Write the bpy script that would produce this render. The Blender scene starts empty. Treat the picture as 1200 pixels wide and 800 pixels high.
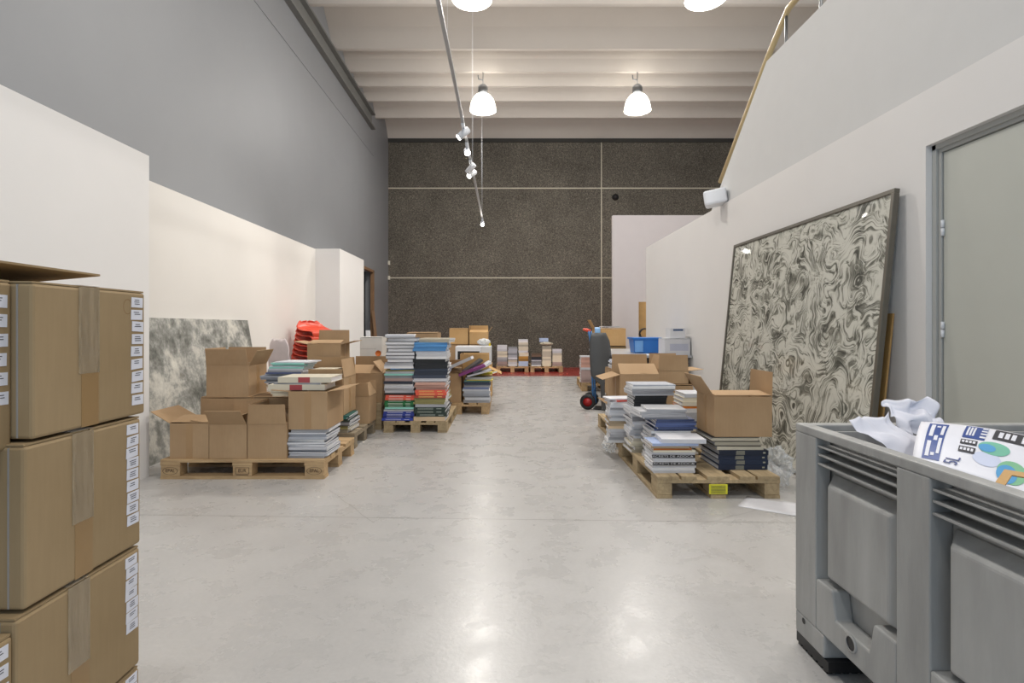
import bpy, bmesh, math, random
from mathutils import Vector, Matrix, noise
R = random.Random(11)
sc = bpy.context.scene
col = sc.collection
PI = math.pi
rad = math.radians

# ------------------------------------------------------------------ materials
def lin(c):
    return tuple((v/12.92 if v <= .04045 else ((v+.055)/1.055)**2.4) for v in c)
def hx(h):
    return lin(tuple(int(h[i:i+2], 16)/255 for i in (0, 2, 4)))
MATS = {}
def mat(name, rgb, rough=.6, metal=0, var=.06, scale=6, bump=0, bscale=60, coat=0, stretch=None, alpha=1, trans=0, emit=None, estr=0, spec=.5, sub=0):
    if name in MATS: return MATS[name]
    m = bpy.data.materials.new(name); m.use_nodes = True
    nt = m.node_tree; b = nt.nodes['Principled BSDF']
    c = hx(rgb) if isinstance(rgb, str) else rgb
    tc = nt.nodes.new('ShaderNodeTexCoord')
    src = tc.outputs['Object']
    if stretch:
        mp = nt.nodes.new('ShaderNodeMapping'); mp.inputs['Scale'].default_value = stretch
        nt.links.new(src, mp.inputs['Vector']); src = mp.outputs['Vector']
    n = nt.nodes.new('ShaderNodeTexNoise'); n.inputs['Scale'].default_value = scale; n.inputs['Detail'].default_value = 5
    nt.links.new(src, n.inputs['Vector'])
    rp = nt.nodes.new('ShaderNodeValToRGB')
    rp.color_ramp.elements[0].position = .3; rp.color_ramp.elements[1].position = .7
    rp.color_ramp.elements[0].color = tuple(v*(1-var) for v in c)+(1,)
    rp.color_ramp.elements[1].color = tuple(min(1, v*(1+var)) for v in c)+(1,)
    nt.links.new(n.outputs['Fac'], rp.inputs['Fac']); nt.links.new(rp.outputs['Color'], b.inputs['Base Color'])
    b.inputs['Roughness'].default_value = rough; b.inputs['Metallic'].default_value = metal
    b.inputs['Specular IOR Level'].default_value = spec
    if coat: b.inputs['Coat Weight'].default_value = coat; b.inputs['Coat Roughness'].default_value = .08
    if bump:
        n2 = nt.nodes.new('ShaderNodeTexNoise'); n2.inputs['Scale'].default_value = bscale; n2.inputs['Detail'].default_value = 3
        nt.links.new(src, n2.inputs['Vector'])
        bp = nt.nodes.new('ShaderNodeBump'); bp.inputs['Strength'].default_value = bump; bp.inputs['Distance'].default_value = .01
        nt.links.new(n2.outputs['Fac'], bp.inputs['Height']); nt.links.new(bp.outputs['Normal'], b.inputs['Normal'])
    if alpha < 1: b.inputs['Alpha'].default_value = alpha
    if trans: b.inputs['Transmission Weight'].default_value = trans; b.inputs['IOR'].default_value = 1.2
    if emit: b.inputs['Emission Color'].default_value = hx(emit)+(1,); b.inputs['Emission Strength'].default_value = estr
    MATS[name] = m
    return m
def flat(hexs, rough=.55, **k):
    return mat('paper_'+hexs+('_%d' % int(rough*100)), hexs, rough=rough, var=.04, scale=9, **k)

def nodes(name):
    m = bpy.data.materials.new(name); m.use_nodes = True; MATS[name] = m
    return m, m.node_tree, m.node_tree.nodes['Principled BSDF']
def N(nt, t, **k):
    n = nt.nodes.new(t)
    for a, v in k.items():
        if hasattr(n, a): setattr(n, a, v)
        else: n.inputs[a].default_value = v
    return n
def ramp(nt, fac, stops):
    r = nt.nodes.new('ShaderNodeValToRGB'); e = r.color_ramp.elements
    while len(e) < len(stops): e.new(.5)
    for i, (p, c) in enumerate(stops):
        e[i].position = p
        c = hx(c) if isinstance(c, str) else (c, c, c)
        e[i].color = tuple(c)+(1,)
    nt.links.new(fac, r.inputs['Fac']); return r.outputs['Color']
def mixc(nt, fac, a, b, mode='MIX'):
    m = nt.nodes.new('ShaderNodeMix'); m.data_type = 'RGBA'; m.blend_type = mode
    for s, v in ((m.inputs[0], fac), (m.inputs[6], a), (m.inputs[7], b)):
        if isinstance(v, (int, float)): s.default_value = v
        elif isinstance(v, tuple): s.default_value = v+(1,) if len(v) == 3 else v
        else: nt.links.new(v, s)
    return m.outputs[2]
def mth(nt, op, a, b=0, c=0):
    m = nt.nodes.new('ShaderNodeMath'); m.operation = op
    for i, v in enumerate((a, b, c)):
        if isinstance(v, (int, float)): m.inputs[i].default_value = v
        else: nt.links.new(v, m.inputs[i])
    return m.outputs[0]

def mk_floor():
    m, nt, b = nodes('polished_concrete')
    tc = N(nt, 'ShaderNodeTexCoord'); o = tc.outputs['Object']; L = nt.links.new
    n1 = N(nt, 'ShaderNodeTexNoise', Scale=.7, Detail=6.0, Roughness=.6, Distortion=.6); L(o, n1.inputs['Vector'])
    n2 = N(nt, 'ShaderNodeTexNoise', Scale=5.0, Detail=8.0, Roughness=.65, Distortion=.3); L(o, n2.inputs['Vector'])
    n3 = N(nt, 'ShaderNodeTexNoise', Scale=60.0, Detail=4.0); L(o, n3.inputs['Vector'])
    c1 = ramp(nt, n1.outputs['Fac'], [(.25, 'B3B1AF'), (.75, 'C2C0BD')])
    c2 = ramp(nt, n2.outputs['Fac'], [(.2, .90), (.8, 1.0)])
    c3 = ramp(nt, n3.outputs['Fac'], [(.3, .93), (.7, 1.0)])
    c = mixc(nt, 1.0, mixc(nt, 1.0, c1, c2, 'MULTIPLY'), c3, 'MULTIPLY')
    n4 = N(nt, 'ShaderNodeTexNoise', Scale=3.2, Detail=3.0); L(o, n4.inputs['Vector'])
    spots = ramp(nt, n4.outputs['Fac'], [(.68, 0.0), (.76, 1.0)])
    c = mixc(nt, mth(nt, 'MULTIPLY', spots, .10), c, hx('77736C'))
    sp = N(nt, 'ShaderNodeSeparateXYZ'); L(o, sp.inputs[0]); X, Y = sp.outputs[0], sp.outputs[1]
    wob = mth(nt, 'MULTIPLY', mth(nt, 'SUBTRACT', n2.outputs['Fac'], .5), .05)
    def line(a, bb, cc, w, x0, x1, soft=1.0, use_w=True):
        # distance to line a*x+b*y=c limited to x range
        d = mth(nt, 'SUBTRACT', mth(nt, 'ADD', mth(nt, 'MULTIPLY', X, a), mth(nt, 'MULTIPLY', Y, bb)), cc)
        if use_w: d = mth(nt, 'ADD', d, wob)
        f = mth(nt, 'LESS_THAN', mth(nt, 'ABSOLUTE', d), w)
        f = mth(nt, 'MULTIPLY', f, mth(nt, 'GREATER_THAN', X, x0)); f = mth(nt, 'MULTIPLY', f, mth(nt, 'LESS_THAN', X, x1))
        return mth(nt, 'MULTIPLY', f, soft)
    j = line(.034, 1.0, 3.135, .0032, -9, 9, .75, False)
    for l in (line(.02, 1.0, 8.6, .004, -9, 9, .6, False), line(-.96, .75, 4.25, .004, -2.6, -1.75, .4), line(.93, .68, 1.40, .003, -1.2, -.75, .5), line(-.5, .87, 2.1, .003, 1.1, 1.7, .35)):
        j = mth(nt, 'MAXIMUM', j, l)
    c = mixc(nt, j, c, hx('66625C'))
    red = mth(nt, 'MULTIPLY', mth(nt, 'GREATER_THAN', Y, 12.25), mth(nt, 'GREATER_THAN', n1.outputs['Fac'], .33))
    c = mixc(nt, red, c, hx('9E3A34'))
    L(c, b.inputs['Base Color'])
    rr = ramp(nt, n2.outputs['Fac'], [(.3, .22), (.7, .36)]); L(rr, b.inputs['Roughness'])
    b.inputs['Specular IOR Level'].default_value = .45
    bp = N(nt, 'ShaderNodeBump', Strength=.06, Distance=.01); L(n3.outputs['Fac'], bp.inputs['Height']); L(bp.outputs['Normal'], b.inputs['Normal'])
    return m
def mk_woodwool():
    m, nt, b = nodes('dark_textured_panel'); L = nt.links.new
    tc = N(nt, 'ShaderNodeTexCoord'); o = tc.outputs['Object']
    n1 = N(nt, 'ShaderNodeTexNoise', Scale=38.0, Detail=6.0, Roughness=.75, Distortion=1.2); L(o, n1.inputs['Vector'])
    n2 = N(nt, 'ShaderNodeTexNoise', Scale=1.2, Detail=4.0); L(o, n2.inputs['Vector'])
    c1 = ramp(nt, n1.outputs['Fac'], [(.36, '413D38'), (.5, '625D55'), (.66, '989183')])
    c2 = ramp(nt, n2.outputs['Fac'], [(.3, .82), (.7, 1.1)])
    L(mixc(nt, 1.0, c1, c2, 'MULTIPLY'), b.inputs['Base Color']); b.inputs['Roughness'].default_value = .9
    b.inputs['Specular IOR Level'].default_value = .2
    bp = N(nt, 'ShaderNodeBump', Strength=.5, Distance=.02); L(n1.outputs['Fac'], bp.inputs['Height']); L(bp.outputs['Normal'], b.inputs['Normal'])
    return m
def mk_art_lines():
    m, nt, b = nodes('monochrome_foliage_print'); L = nt.links.new
    tc = N(nt, 'ShaderNodeTexCoord'); o = tc.outputs['Object']
    w1 = N(nt, 'ShaderNodeTexNoise', Scale=2.3, Detail=2.0, Roughness=.5); L(o, w1.inputs['Vector'])
    off = N(nt, 'ShaderNodeVectorMath', operation='MULTIPLY_ADD'); L(w1.outputs['Color'], off.inputs[0]); off.inputs[1].default_value = (1.0, 1.1, 1.1); L(o, off.inputs[2])
    w2 = N(nt, 'ShaderNodeTexNoise', Scale=5.0, Detail=1.0); L(o, w2.inputs['Vector'])
    off2 = N(nt, 'ShaderNodeVectorMath', operation='MULTIPLY_ADD'); L(w2.outputs['Color'], off2.inputs[0]); off2.inputs[1].default_value = (.2, .30, .30); L(off.outputs[0], off2.inputs[2])
    mp = N(nt, 'ShaderNodeMapping'); mp.inputs['Scale'].default_value = (1, 7, 40); L(off2.outputs[0], mp.inputs['Vector'])
    s1 = N(nt, 'ShaderNodeTexNoise', Scale=1.0, Detail=5.0, Roughness=.6, Distortion=.4); L(mp.outputs[0], s1.inputs['Vector'])
    mp2 = N(nt, 'ShaderNodeMapping'); mp2.inputs['Scale'].default_value = (1, 34, 8); L(off2.outputs[0], mp2.inputs['Vector'])
    s2 = N(nt, 'ShaderNodeTexNoise', Scale=1.1, Detail=5.0, Roughness=.6, Distortion=.6); L(mp2.outputs[0], s2.inputs['Vector'])
    big = N(nt, 'ShaderNodeTexNoise', Scale=3.0, Detail=2.0); L(o, big.inputs['Vector'])
    sel = ramp(nt, big.outputs['Fac'], [(.44, 0.0), (.56, 1.0)])
    f = mixc(nt, sel, s1.outputs['Fac'], s2.outputs['Fac'])
    f = mth(nt, 'ADD', f, mth(nt, 'MULTIPLY', mth(nt, 'SUBTRACT', w2.outputs['Fac'], .5), .35))
    c = ramp(nt, f, [(.35, '55554E'), (.45, '8A897F'), (.50, 'B9B8AD'), (.55, 'CFCEC4'), (.7, 'D3D2C8')])
    L(c, b.inputs['Base Color']); b.inputs['Roughness'].default_value = .8; b.inputs['Specular IOR Level'].default_value = .1
    b.inputs['Coat Weight'].default_value = .8; b.inputs['Coat Roughness'].default_value = .03
    return m
def mk_art_grey():
    m, nt, b = nodes('mottled_grey_abstract'); L = nt.links.new
    tc = N(nt, 'ShaderNodeTexCoord'); o = tc.outputs['Object']
    n1 = N(nt, 'ShaderNodeTexNoise', Scale=2.6, Detail=10.0, Roughness=.72, Distortion=.15); L(o, n1.inputs['Vector'])
    n2 = N(nt, 'ShaderNodeTexNoise', Scale=12.0, Detail=8.0, Roughness=.75); L(o, n2.inputs['Vector'])
    n3 = N(nt, 'ShaderNodeTexNoise', Scale=3.1, Detail=7.0, Roughness=.7); L(o, n3.inputs['Vector'])
    f = mth(nt, 'ADD', mth(nt, 'MULTIPLY', n1.outputs['Fac'], .75), mth(nt, 'MULTIPLY', n2.outputs['Fac'], .25))
    c = ramp(nt, f, [(.37, '454641'), (.45, '7C7D77'), (.50, '9B9B96'), (.54, 'BDBBB3'), (.62, 'D6D4CA')])
    oc = ramp(nt, n3.outputs['Fac'], [(.60, 0.0), (.70, .45)])
    c = mixc(nt, oc, c, hx('8A7A50'))
    L(c, b.inputs['Base Color']); b.inputs['Roughness'].default_value = .55
    return m
def mk_wood(name, a, bcol):
    m, nt, b = nodes(name); L = nt.links.new
    tc = N(nt, 'ShaderNodeTexCoord'); mp = N(nt, 'ShaderNodeMapping'); mp.inputs['Scale'].default_value = (2, 22, 22); L(tc.outputs['Object'], mp.inputs['Vector'])
    n1 = N(nt, 'ShaderNodeTexNoise', Scale=2.0, Detail=7.0, Roughness=.65, Distortion=.6); L(mp.outputs[0], n1.inputs['Vector'])
    n2 = N(nt, 'ShaderNodeTexNoise', Scale=4.0, Detail=4.0); L(tc.outputs['Object'], n2.inputs['Vector'])
    c1 = ramp(nt, n1.outputs['Fac'], [(.3, a), (.7, bcol)])
    c2 = ramp(nt, n2.outputs['Fac'], [(.32, .72), (.6, 1.0)])
    L(mixc(nt, 1.0, c1, c2, 'MULTIPLY'), b.inputs['Base Color']); b.inputs['Roughness'].default_value = .8
    bp = N(nt, 'ShaderNodeBump', Strength=.25, Distance=.004); L(n1.outputs['Fac'], bp.inputs['Height']); L(bp.outputs['Normal'], b.inputs['Normal'])
    return m
def mk_card(name, base, dark):
    m, nt, b = nodes(name); L = nt.links.new
    tc = N(nt, 'ShaderNodeTexCoord'); o = tc.outputs['Object']
    n1 = N(nt, 'ShaderNodeTexNoise', Scale=3.0, Detail=5.0); L(o, n1.inputs['Vector'])
    mp = N(nt, 'ShaderNodeMapping'); mp.inputs['Scale'].default_value = (70, 70, 6); L(o, mp.inputs['Vector'])
    n2 = N(nt, 'ShaderNodeTexNoise', Scale=1.5, Detail=2.0); L(mp.outputs[0], n2.inputs['Vector'])
    c1 = ramp(nt, n1.outputs['Fac'], [(.3, dark), (.65, base)])
    c2 = ramp(nt, n2.outputs['Fac'], [(.3, .95), (.7, 1.0)])
    L(mixc(nt, 1.0, c1, c2, 'MULTIPLY'), b.inputs['Base Color']); b.inputs['Roughness'].default_value = .75
    b.inputs['Specular IOR Level'].default_value = .25
    return m
M_floor = mk_floor(); M_wool = mk_woodwool(); M_print = mk_art_lines(); M_abs = mk_art_grey()
M_pal = mk_wood('pale_pallet_wood', 'B0906A', 'D2B488'); M_pal2 = mk_wood('weathered_pallet_wood', 'A08B6A', 'C6B08B')
M_pal3 = mk_wood('grey_pallet_wood', '857866', 'A8997F')
M_card = mk_card('cardboard', 'B59876', 'A88A68'); M_card2 = mk_card('kraft_cardboard', 'A38D6C', '957F5E'); M_card3 = mk_card('tan_cardboard', 'C8A474', 'BC9765')
M_white = mat('white_wall_paint', 'E0DEDC', rough=.85, var=.012, scale=2, spec=.15)
M_whitew = mat('warm_white_wall_paint', 'DDDAD5', rough=.85, var=.012, scale=2, spec=.15)
M_grey = mat('grey_wall_paint', '85878A', rough=.5, var=.02, scale=1.5, spec=.3)
M_ceil = mat('painted_ceiling', 'BFB8B0', rough=.85, var=.015, scale=2, spec=.15)
M_door = mat('grey_green_door_paint', 'B9BBB3', rough=.45, var=.01)
M_dframe = mat('grey_door_frame', 'ACADAA', rough=.5, var=.01)
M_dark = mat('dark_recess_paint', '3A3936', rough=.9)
M_steel = mat('brushed_grey_metal', '8C8F92', rough=.35, metal=.8)
M_whm = mat('white_enamel', 'DEE1E6', rough=.35, var=.01)
M_black = mat('black_plastic', '1B1B1C', rough=.45)
M_dkgrey = mat('dark_grey_plastic', '494A4B', rough=.5)
M_bin = mat('worn_grey_bin_plastic', '9C9C9A', rough=.5, var=.20, scale=9, bump=.22, bscale=40, stretch=(1, 1, .22))
M_red = mat('red_moulded_plastic', 'DC5038', rough=.35, var=.02)
M_hubred = mat('red_wheel_paint', 'B02A2A', rough=.4)
M_blue = mat('blue_plastic', '2E74C4', rough=.35, var=.03)
M_bluem = mat('blue_painted_steel', '3E78B4', rough=.4)
M_tape = mat('clear_packing_tape', 'BFAE92', rough=.1, var=.25, scale=14, alpha=.38, bump=.5, bscale=45, stretch=(8, 8, 1))
M_tapeb = mat('brown_packing_tape', '94774F', rough=.3, var=.05)
M_label = flat('DCDDE6', .7)
M_ink = mat('printed_ink', '3A3A44', rough=.7)
M_brand = mat('burnt_wood_stamp', '4A3826', rough=.9)
M_oak = mat('tan_wood_board', 'B58F58', rough=.6, var=.12, scale=4, stretch=(2, 14, 2))
M_hand = mat('varnished_handrail', 'BFAA7E', rough=.4, var=.04)
M_frame = mat('bronze_picture_frame', '6A655B', rough=.4, metal=.35)
M_bubble = mat('crumpled_clear_plastic', 'E8ECEE', rough=.15, var=.03, alpha=.34, bump=1.0, bscale=30)
M_glow = mat('lamp_glow', 'FFF6E6', emit='FFF8EE', estr=22, var=0)
M_glow2 = mat('spot_lens_glow', 'FFFFFF', emit='FFF8EC', estr=60, var=0)
M_glass = mat('prismatic_glass_shade', 'FFFDF6', rough=.25, alpha=.55, emit='FFF6E8', estr=.45, var=0)
M_pages = mat('book_pages', 'D9D6CE', rough=.9, var=.10, scale=3, stretch=(3, 3, 260))
M_pagesw = mat('white_book_pages', 'DDDDE0', rough=.9, var=.09, scale=3, stretch=(3, 3, 260))
M_joint = mat('cream_joint_strip', 'C9C2B0', rough=.8)

# ------------------------------------------------------------------ mesh builder
def glow_glass(m):
    nt = m.node_tree; b = nt.nodes['Principled BSDF']; tc = N(nt, 'ShaderNodeTexCoord'); sp_ = N(nt, 'ShaderNodeSeparateXYZ'); nt.links.new(tc.outputs['Object'], sp_.inputs[0])
    f = mth(nt, 'MULTIPLY', mth(nt, 'SUBTRACT', sp_.outputs[2], .14), 9.0)
    rib = mth(nt, 'MULTIPLY', mth(nt, 'SINE', mth(nt, 'MULTIPLY', sp_.outputs[2], 260.0)), .06)
    e = mth(nt, 'ADD', mth(nt, 'ADD', mth(nt, 'MAXIMUM', f, 0.0), .34), rib)
    nt.links.new(mth(nt, 'MINIMUM', e, 2.2), b.inputs['Emission Strength'])
glow_glass(M_glass)
class MB:
    def __init__(s): s.v = []; s.f = []; s.mi = []; s.cur = 0; s.sm = []; s.smooth = False
    def face(s, idx): s.f.append(idx); s.mi.append(s.cur); s.sm.append(s.smooth)
    def box(s, x0, x1, y0, y1, z0, z1, M=None):
        n = len(s.v)
        for z in (z0, z1):
            for (x, y) in ((x0, y0), (x1, y0), (x1, y1), (x0, y1)):
                p = Vector((x, y, z)); s.v.append(M @ p if M else p)
        for q in ((0, 3, 2, 1), (4, 5, 6, 7), (0, 1, 5, 4), (1, 2, 6, 5), (2, 3, 7, 6), (3, 0, 4, 7)):
            s.face([n+i for i in q])
        return s
    def hexa(s, bot, top):
        n = len(s.v); s.v += [Vector(p) for p in bot]+[Vector(p) for p in top]
        for q in ((0, 3, 2, 1), (4, 5, 6, 7), (0, 1, 5, 4), (1, 2, 6, 5), (2, 3, 7, 6), (3, 0, 4, 7)):
            s.face([n+i for i in q])
        return s
    def prism(s, poly, axis, a, b):
        # poly of 2D points extruded along axis between a and b
        n = len(s.v); k = len(poly)
        def P(u, v, w):
            return Vector((w, u, v)) if axis == 0 else (Vector((u, w, v)) if axis == 1 else Vector((u, v, w)))
        for w in (a, b):
            for (u, v) in poly: s.v.append(P(u, v, w))
        s.face(list(range(n, n+k))[::-1]); s.face(list(range(n+k, n+2*k)))
        for i in range(k):
            j = (i+1) % k; s.face([n+i, n+j, n+k+j, n+k+i])
        return s
    def quad(s, *p):
        n = len(s.v); s.v += [Vector(q) for q in p]; s.face(list(range(n, n+len(p)))); return s
    def tube(s, path, r, seg=10, cap=True):
        P = [Vector(p) for p in path]; n0 = len(s.v); sm = s.smooth; s.smooth = True
        up = Vector((0, 0, 1))
        for i, p in enumerate(P):
            t = ((P[i+1]-p).normalized() if i == 0 else (p-P[i-1]).normalized() if i == len(P)-1 else ((P[i+1]-p).normalized()+(p-P[i-1]).normalized()).normalized())
            a = t.cross(up)
            if a.length < 1e-3: a = t.cross(Vector((1, 0, 0)))
            a.normalize(); b = t.cross(a); rr = r[i] if isinstance(r, (list, tuple)) else r
            for k in range(seg):
                th = 2*PI*k/seg; s.v.append(p+a*math.cos(th)*rr+b*math.sin(th)*rr)
        for i in range(len(P)-1):
            for k in range(seg):
                k2 = (k+1) % seg; s.face([n0+i*seg+k, n0+i*seg+k2, n0+(i+1)*seg+k2, n0+(i+1)*seg+k])
        s.smooth = False
        if cap: s.face([n0+k for k in range(seg)]); s.face([n0+(len(P)-1)*seg+k for k in range(seg)][::-1])
        s.smooth = sm
        return s
    def lathe(s, prof, seg=24, c=(0, 0, 0), M=None):
        n0 = len(s.v); sm = s.smooth; s.smooth = True
        for (r, z) in prof:
            for k in range(seg):
                th = 2*PI*k/seg; p = Vector((c[0]+r*math.cos(th), c[1]+r*math.sin(th), c[2]+z)); s.v.append(M @ p if M else p)
        for i in range(len(prof)-1):
            for k in range(seg):
                k2 = (k+1) % seg; s.face([n0+i*seg+k, n0+i*seg+k2, n0+(i+1)*seg+k2, n0+(i+1)*seg+k])
        s.smooth = sm
        return s
    def grid(s, fn, nu, nv):
        n0 = len(s.v); sm = s.smooth; s.smooth = True
        for i in range(nu+1):
            for j in range(nv+1): s.v.append(Vector(fn(i/nu, j/nv)))
        for i in range(nu):
            for j in range(nv):
                a = n0+i*(nv+1)+j; s.face([a, a+nv+1, a+nv+2, a+1])
        s.smooth = sm
        return s
    def build(s, name, mats, parent=None, bevel=0, solid=0, fix=True):
        me = bpy.data.meshes.new(name)
        me.from_pydata([tuple(p) for p in s.v], [], s.f)
        if not isinstance(mats, (list, tuple)): mats = [mats]
        for m in mats: me.materials.append(m)
        for p, i, sm in zip(me.polygons, s.mi, s.sm): p.material_index = i; p.use_smooth = sm
        if fix:
            bm = bmesh.new(); bm.from_mesh(me); bmesh.ops.recalc_face_normals(bm, faces=bm.faces); bm.to_mesh(me); bm.free()
        o = bpy.data.objects.new(name, me); col.objects.link(o)
        if parent: o.parent = parent
        if solid:
            md = o.modifiers.new('Solidify', 'SOLIDIFY'); md.thickness = solid; md.offset = 0
        if bevel:
            md = o.modifiers.new('Bevel', 'BEVEL'); md.width = bevel; md.segments = 2; md.limit_method = 'ANGLE'
        return o

def tag(o, label=None, cat=None, group=None, kind=None):
    if label: o['label'] = label
    if cat: o['category'] = cat
    if group: o['group'] = group
    if kind: o['kind'] = kind
    return o
def empty(name, loc, rz=0, label=None, cat=None, group=None, rot=None):
    o = bpy.data.objects.new(name, None); o.empty_display_size = .1; col.objects.link(o)
    o.location = loc; o.rotation_euler = rot if rot else (0, 0, rz)
    return tag(o, label, cat, group)
def struct(name, mb, m, **k):
    return tag(mb.build(name, m, **k), kind='structure')
def copy_tree(o, parent=None):
    c = o.copy(); col.objects.link(c); c.parent = parent
    for ch in list(o.children): copy_tree(ch, c)
    return c
def text(body, size, m, parent, M, name='lettering', ext=.0004, ax='CENTER', sx=1.0):
    cu = bpy.data.curves.new('txt', 'FONT'); cu.body = body; cu.size = size; cu.align_x = ax; cu.align_y = 'CENTER'; cu.extrude = ext
    t = bpy.data.objects.new('txt', cu); col.objects.link(t)
    dg = bpy.context.evaluated_depsgraph_get(); me = bpy.data.meshes.new_from_object(t.evaluated_get(dg))
    bpy.data.objects.remove(t); bpy.data.curves.remove(cu)
    me.transform(M @ Matrix.Diagonal((sx, 1, 1, 1))); me.materials.clear(); me.materials.append(m)
    o = bpy.data.objects.new(name, me); col.objects.link(o); o.parent = parent
    return o
def front_M(x, y, z, rx=90, rz=0, ry=0):
    return Matrix.Translation((x, y, z)) @ Matrix.Rotation(rad(rz), 4, 'Z') @ Matrix.Rotation(rad(rx), 4, 'X') @ Matrix.Rotation(rad(ry), 4, 'Z')

# ------------------------------------------------------------------ camera and world
CAMH = 1.115
cd = bpy.data.cameras.new('camera'); cam = bpy.data.objects.new('camera', cd); col.objects.link(cam)
cam.location = (0, 0, CAMH); cam.rotation_euler = (PI/2, 0, 0)
cd.sensor_width = 36; cd.lens = 633/1200*36; cd.shift_x = 9/1200; cd.shift_y = -17/1200; cd.clip_start = .05
sc.camera = cam
w = bpy.data.worlds.new('world'); sc.world = w; w.use_nodes = True
w.node_tree.nodes['Background'].inputs[0].default_value = (.62, .80, 1.0, 1); w.node_tree.nodes['Background'].inputs[1].default_value = .95
sc.view_settings.view_transform = 'Standard'; sc.view_settings.look = 'None'; sc.view_settings.gamma = 1; sc.view_settings.exposure = 0.05
sc.view_settings.use_curve_mapping = False

# ------------------------------------------------------------------ room shell
BACK = 14.9; LX = -3.2; RX = 2.45; CH = 6.3; Y0 = -2.5
struct('floor', MB().box(-3.6, 8.2, Y0, BACK+.2, -.1, 0), M_floor)
wb = MB().box(-3.5, 8.2, BACK, BACK+.2, 0, CH+.5)
wbo = struct('wall_back', wb, M_wool)
j = MB(); j.box(LX, 8, BACK-.012, BACK, 4.925, 4.955); j.box(LX, 8, BACK-.012, BACK, 2.455, 2.485); j.box(2.665, 2.69, BACK-.014, BACK, 0, CH)
struct('trim_1', j, M_joint)
# left grey wall with the doorway opening
lw = MB(); lw.box(LX-.2, LX, Y0, 11.9, 0, CH+.5); lw.box(LX-.2, LX, 13.2, BACK, 0, CH+.5); lw.box(LX-.2, LX, 11.9, 13.2, 2.47, CH+.5)
struct('wall_left', lw, M_grey)
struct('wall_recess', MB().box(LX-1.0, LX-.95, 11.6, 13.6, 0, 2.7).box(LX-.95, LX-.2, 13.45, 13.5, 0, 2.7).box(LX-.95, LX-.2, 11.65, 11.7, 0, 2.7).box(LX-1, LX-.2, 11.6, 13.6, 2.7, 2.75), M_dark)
t = MB(); t.box(LX-.06, LX+.02, 13.14, 13.22, 0, 2.5); t.box(LX-.06, LX+.02, 11.88, 13.22, 2.44, 2.5)
struct('trim_2', t, mat('brown_wood_trim', '8A6A4C', rough=.6))
struct('trim_3', MB().box(LX, LX+.10, Y0, 13.0, 5.86, 5.90).box(LX, LX+.012, Y0, 13.0, 5.90, 6.22).box(LX, LX+.10, Y0, 13.0, 6.20, 6.24), mat('grey_beam_paint', '6E6E6B', rough=.6))
struct('trim_4', MB().box(LX, LX+.008, Y0, 13.2, 5.285, 5.30), M_grey)
# white partitions on the left
struct('wall_left_near', MB().box(LX, -2.65, Y0, 4.03, 0, 2.39), M_white)
struct('wall_left_far', MB().box(LX, -3.08, 4.03, 8.8, 0, 2.385), M_whitew)
struct('wall_left_column', MB().box(LX, -2.68, 8.8, 10.3, 0, 2.39), M_white)
# right wall with door opening
DY0, DY1, DH = 2.18, 3.14, 2.165
rw = MB(); rw.box(RX, RX+.12, DY1, 9.34, 0, 2.49); rw.box(RX, RX+.12, Y0, DY0, 0, 2.49); rw.box(RX, RX+.12, DY0, DY1, DH, 2.49)
struct('wall_right', rw, M_white)
up = MB().prism([(6.49, 2.49), (5.11, 3.625), (Y0, 3.635), (Y0, 2.49)], 0, RX+.03, RX+.13)
struct('wall_right_upper', up, mat('off_white_wall_paint', 'CFCFCE', rough=.85, var=.01, spec=.15))  # shade on the upper wall put into its colour, darker than the wall below
# door frame, leaf, hinges
fr = MB()
fr.box(RX+.05, RX+.11, DY1-.05, DY1, 0, DH); fr.box(RX+.05, RX+.11, DY0, DY0+.05, 0, DH); fr.box(RX+.05, RX+.11, DY0+.05, DY1-.05, DH-.05, DH)
fr.box(RX+.035, RX+.05, DY1-.03, DY1, 0, DH); fr.box(RX+.035, RX+.05, DY0, DY1, DH-.03, DH)
struct('trim_5', fr, M_dframe, bevel=.002)
dr = struct('door_1', MB().box(RX+.06, RX+.10, DY0+.055, DY1-.056, .008, DH-.056), M_door)
for z in (.30, 1.10, 1.68):
    MB().tube([(RX+.052, DY1-.056, z-.045), (RX+.052, DY1-.056, z-.002)], .009).tube([(RX+.052, DY1-.056, z+.002), (RX+.052, DY1-.056, z+.045)], .009).build('hinge', M_whm, dr)
h = MB().box(RX+.055, RX+.06, DY0+.09, DY0+.13, .95, 1.15).tube([(RX+.06, DY0+.11, 1.06), (RX+.0, DY0+.11, 1.06), (RX+.0, DY0+.23, 1.06)], .009)
h.build('handle', M_steel, dr)
# far right
struct('wall_partition', MB().box(2.21, 4.2, 11.0, 11.12, 0, 3.39), mat('pinkish_white_paint', 'CDC6C6', rough=.85, var=.01, spec=.15))
struct('wall_far_right', MB().box(8.0, 8.2, Y0, BACK, 0, CH+.5), M_whitew)
# ceiling of folded precast elements
ys = [14.9, 13.42, 12.43, 11.66, 11.0, 10.1, 8.7, 7.5, 6.4, 5.3, 4.2, 3.0, 1.8, .6, -.6, -1.8, Y0]
pr = []
for a, b in zip(ys[:-1], ys[1:]):
    d = a-b; dp = min(.6, d*.46)
    pr += [(a-.03, CH), (a-d*.20, CH+dp*.45), (a-d*.42, CH+dp*.85), (b+d*.16, CH+dp), (b+.06, CH+dp*.9), (b+.045, CH)]
prof = [(BACK, CH)]+pr+[(Y0, CH), (Y0, CH+.6), (BACK, CH+.6)]
n = len(prof)
cm = MB()
for x in (LX, 8.0):
    for (y, z) in prof: cm.v.append(Vector((x, y, z)))
for i in range(n):
    k = (i+1) % n; cm.face([i, k, n+k, n+i])
struct('ceiling', cm, M_ceil)
struct('trim_6', MB().box(LX, 8, BACK-.05, BACK-.015, CH-.10, CH-.001), M_dark)

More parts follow.
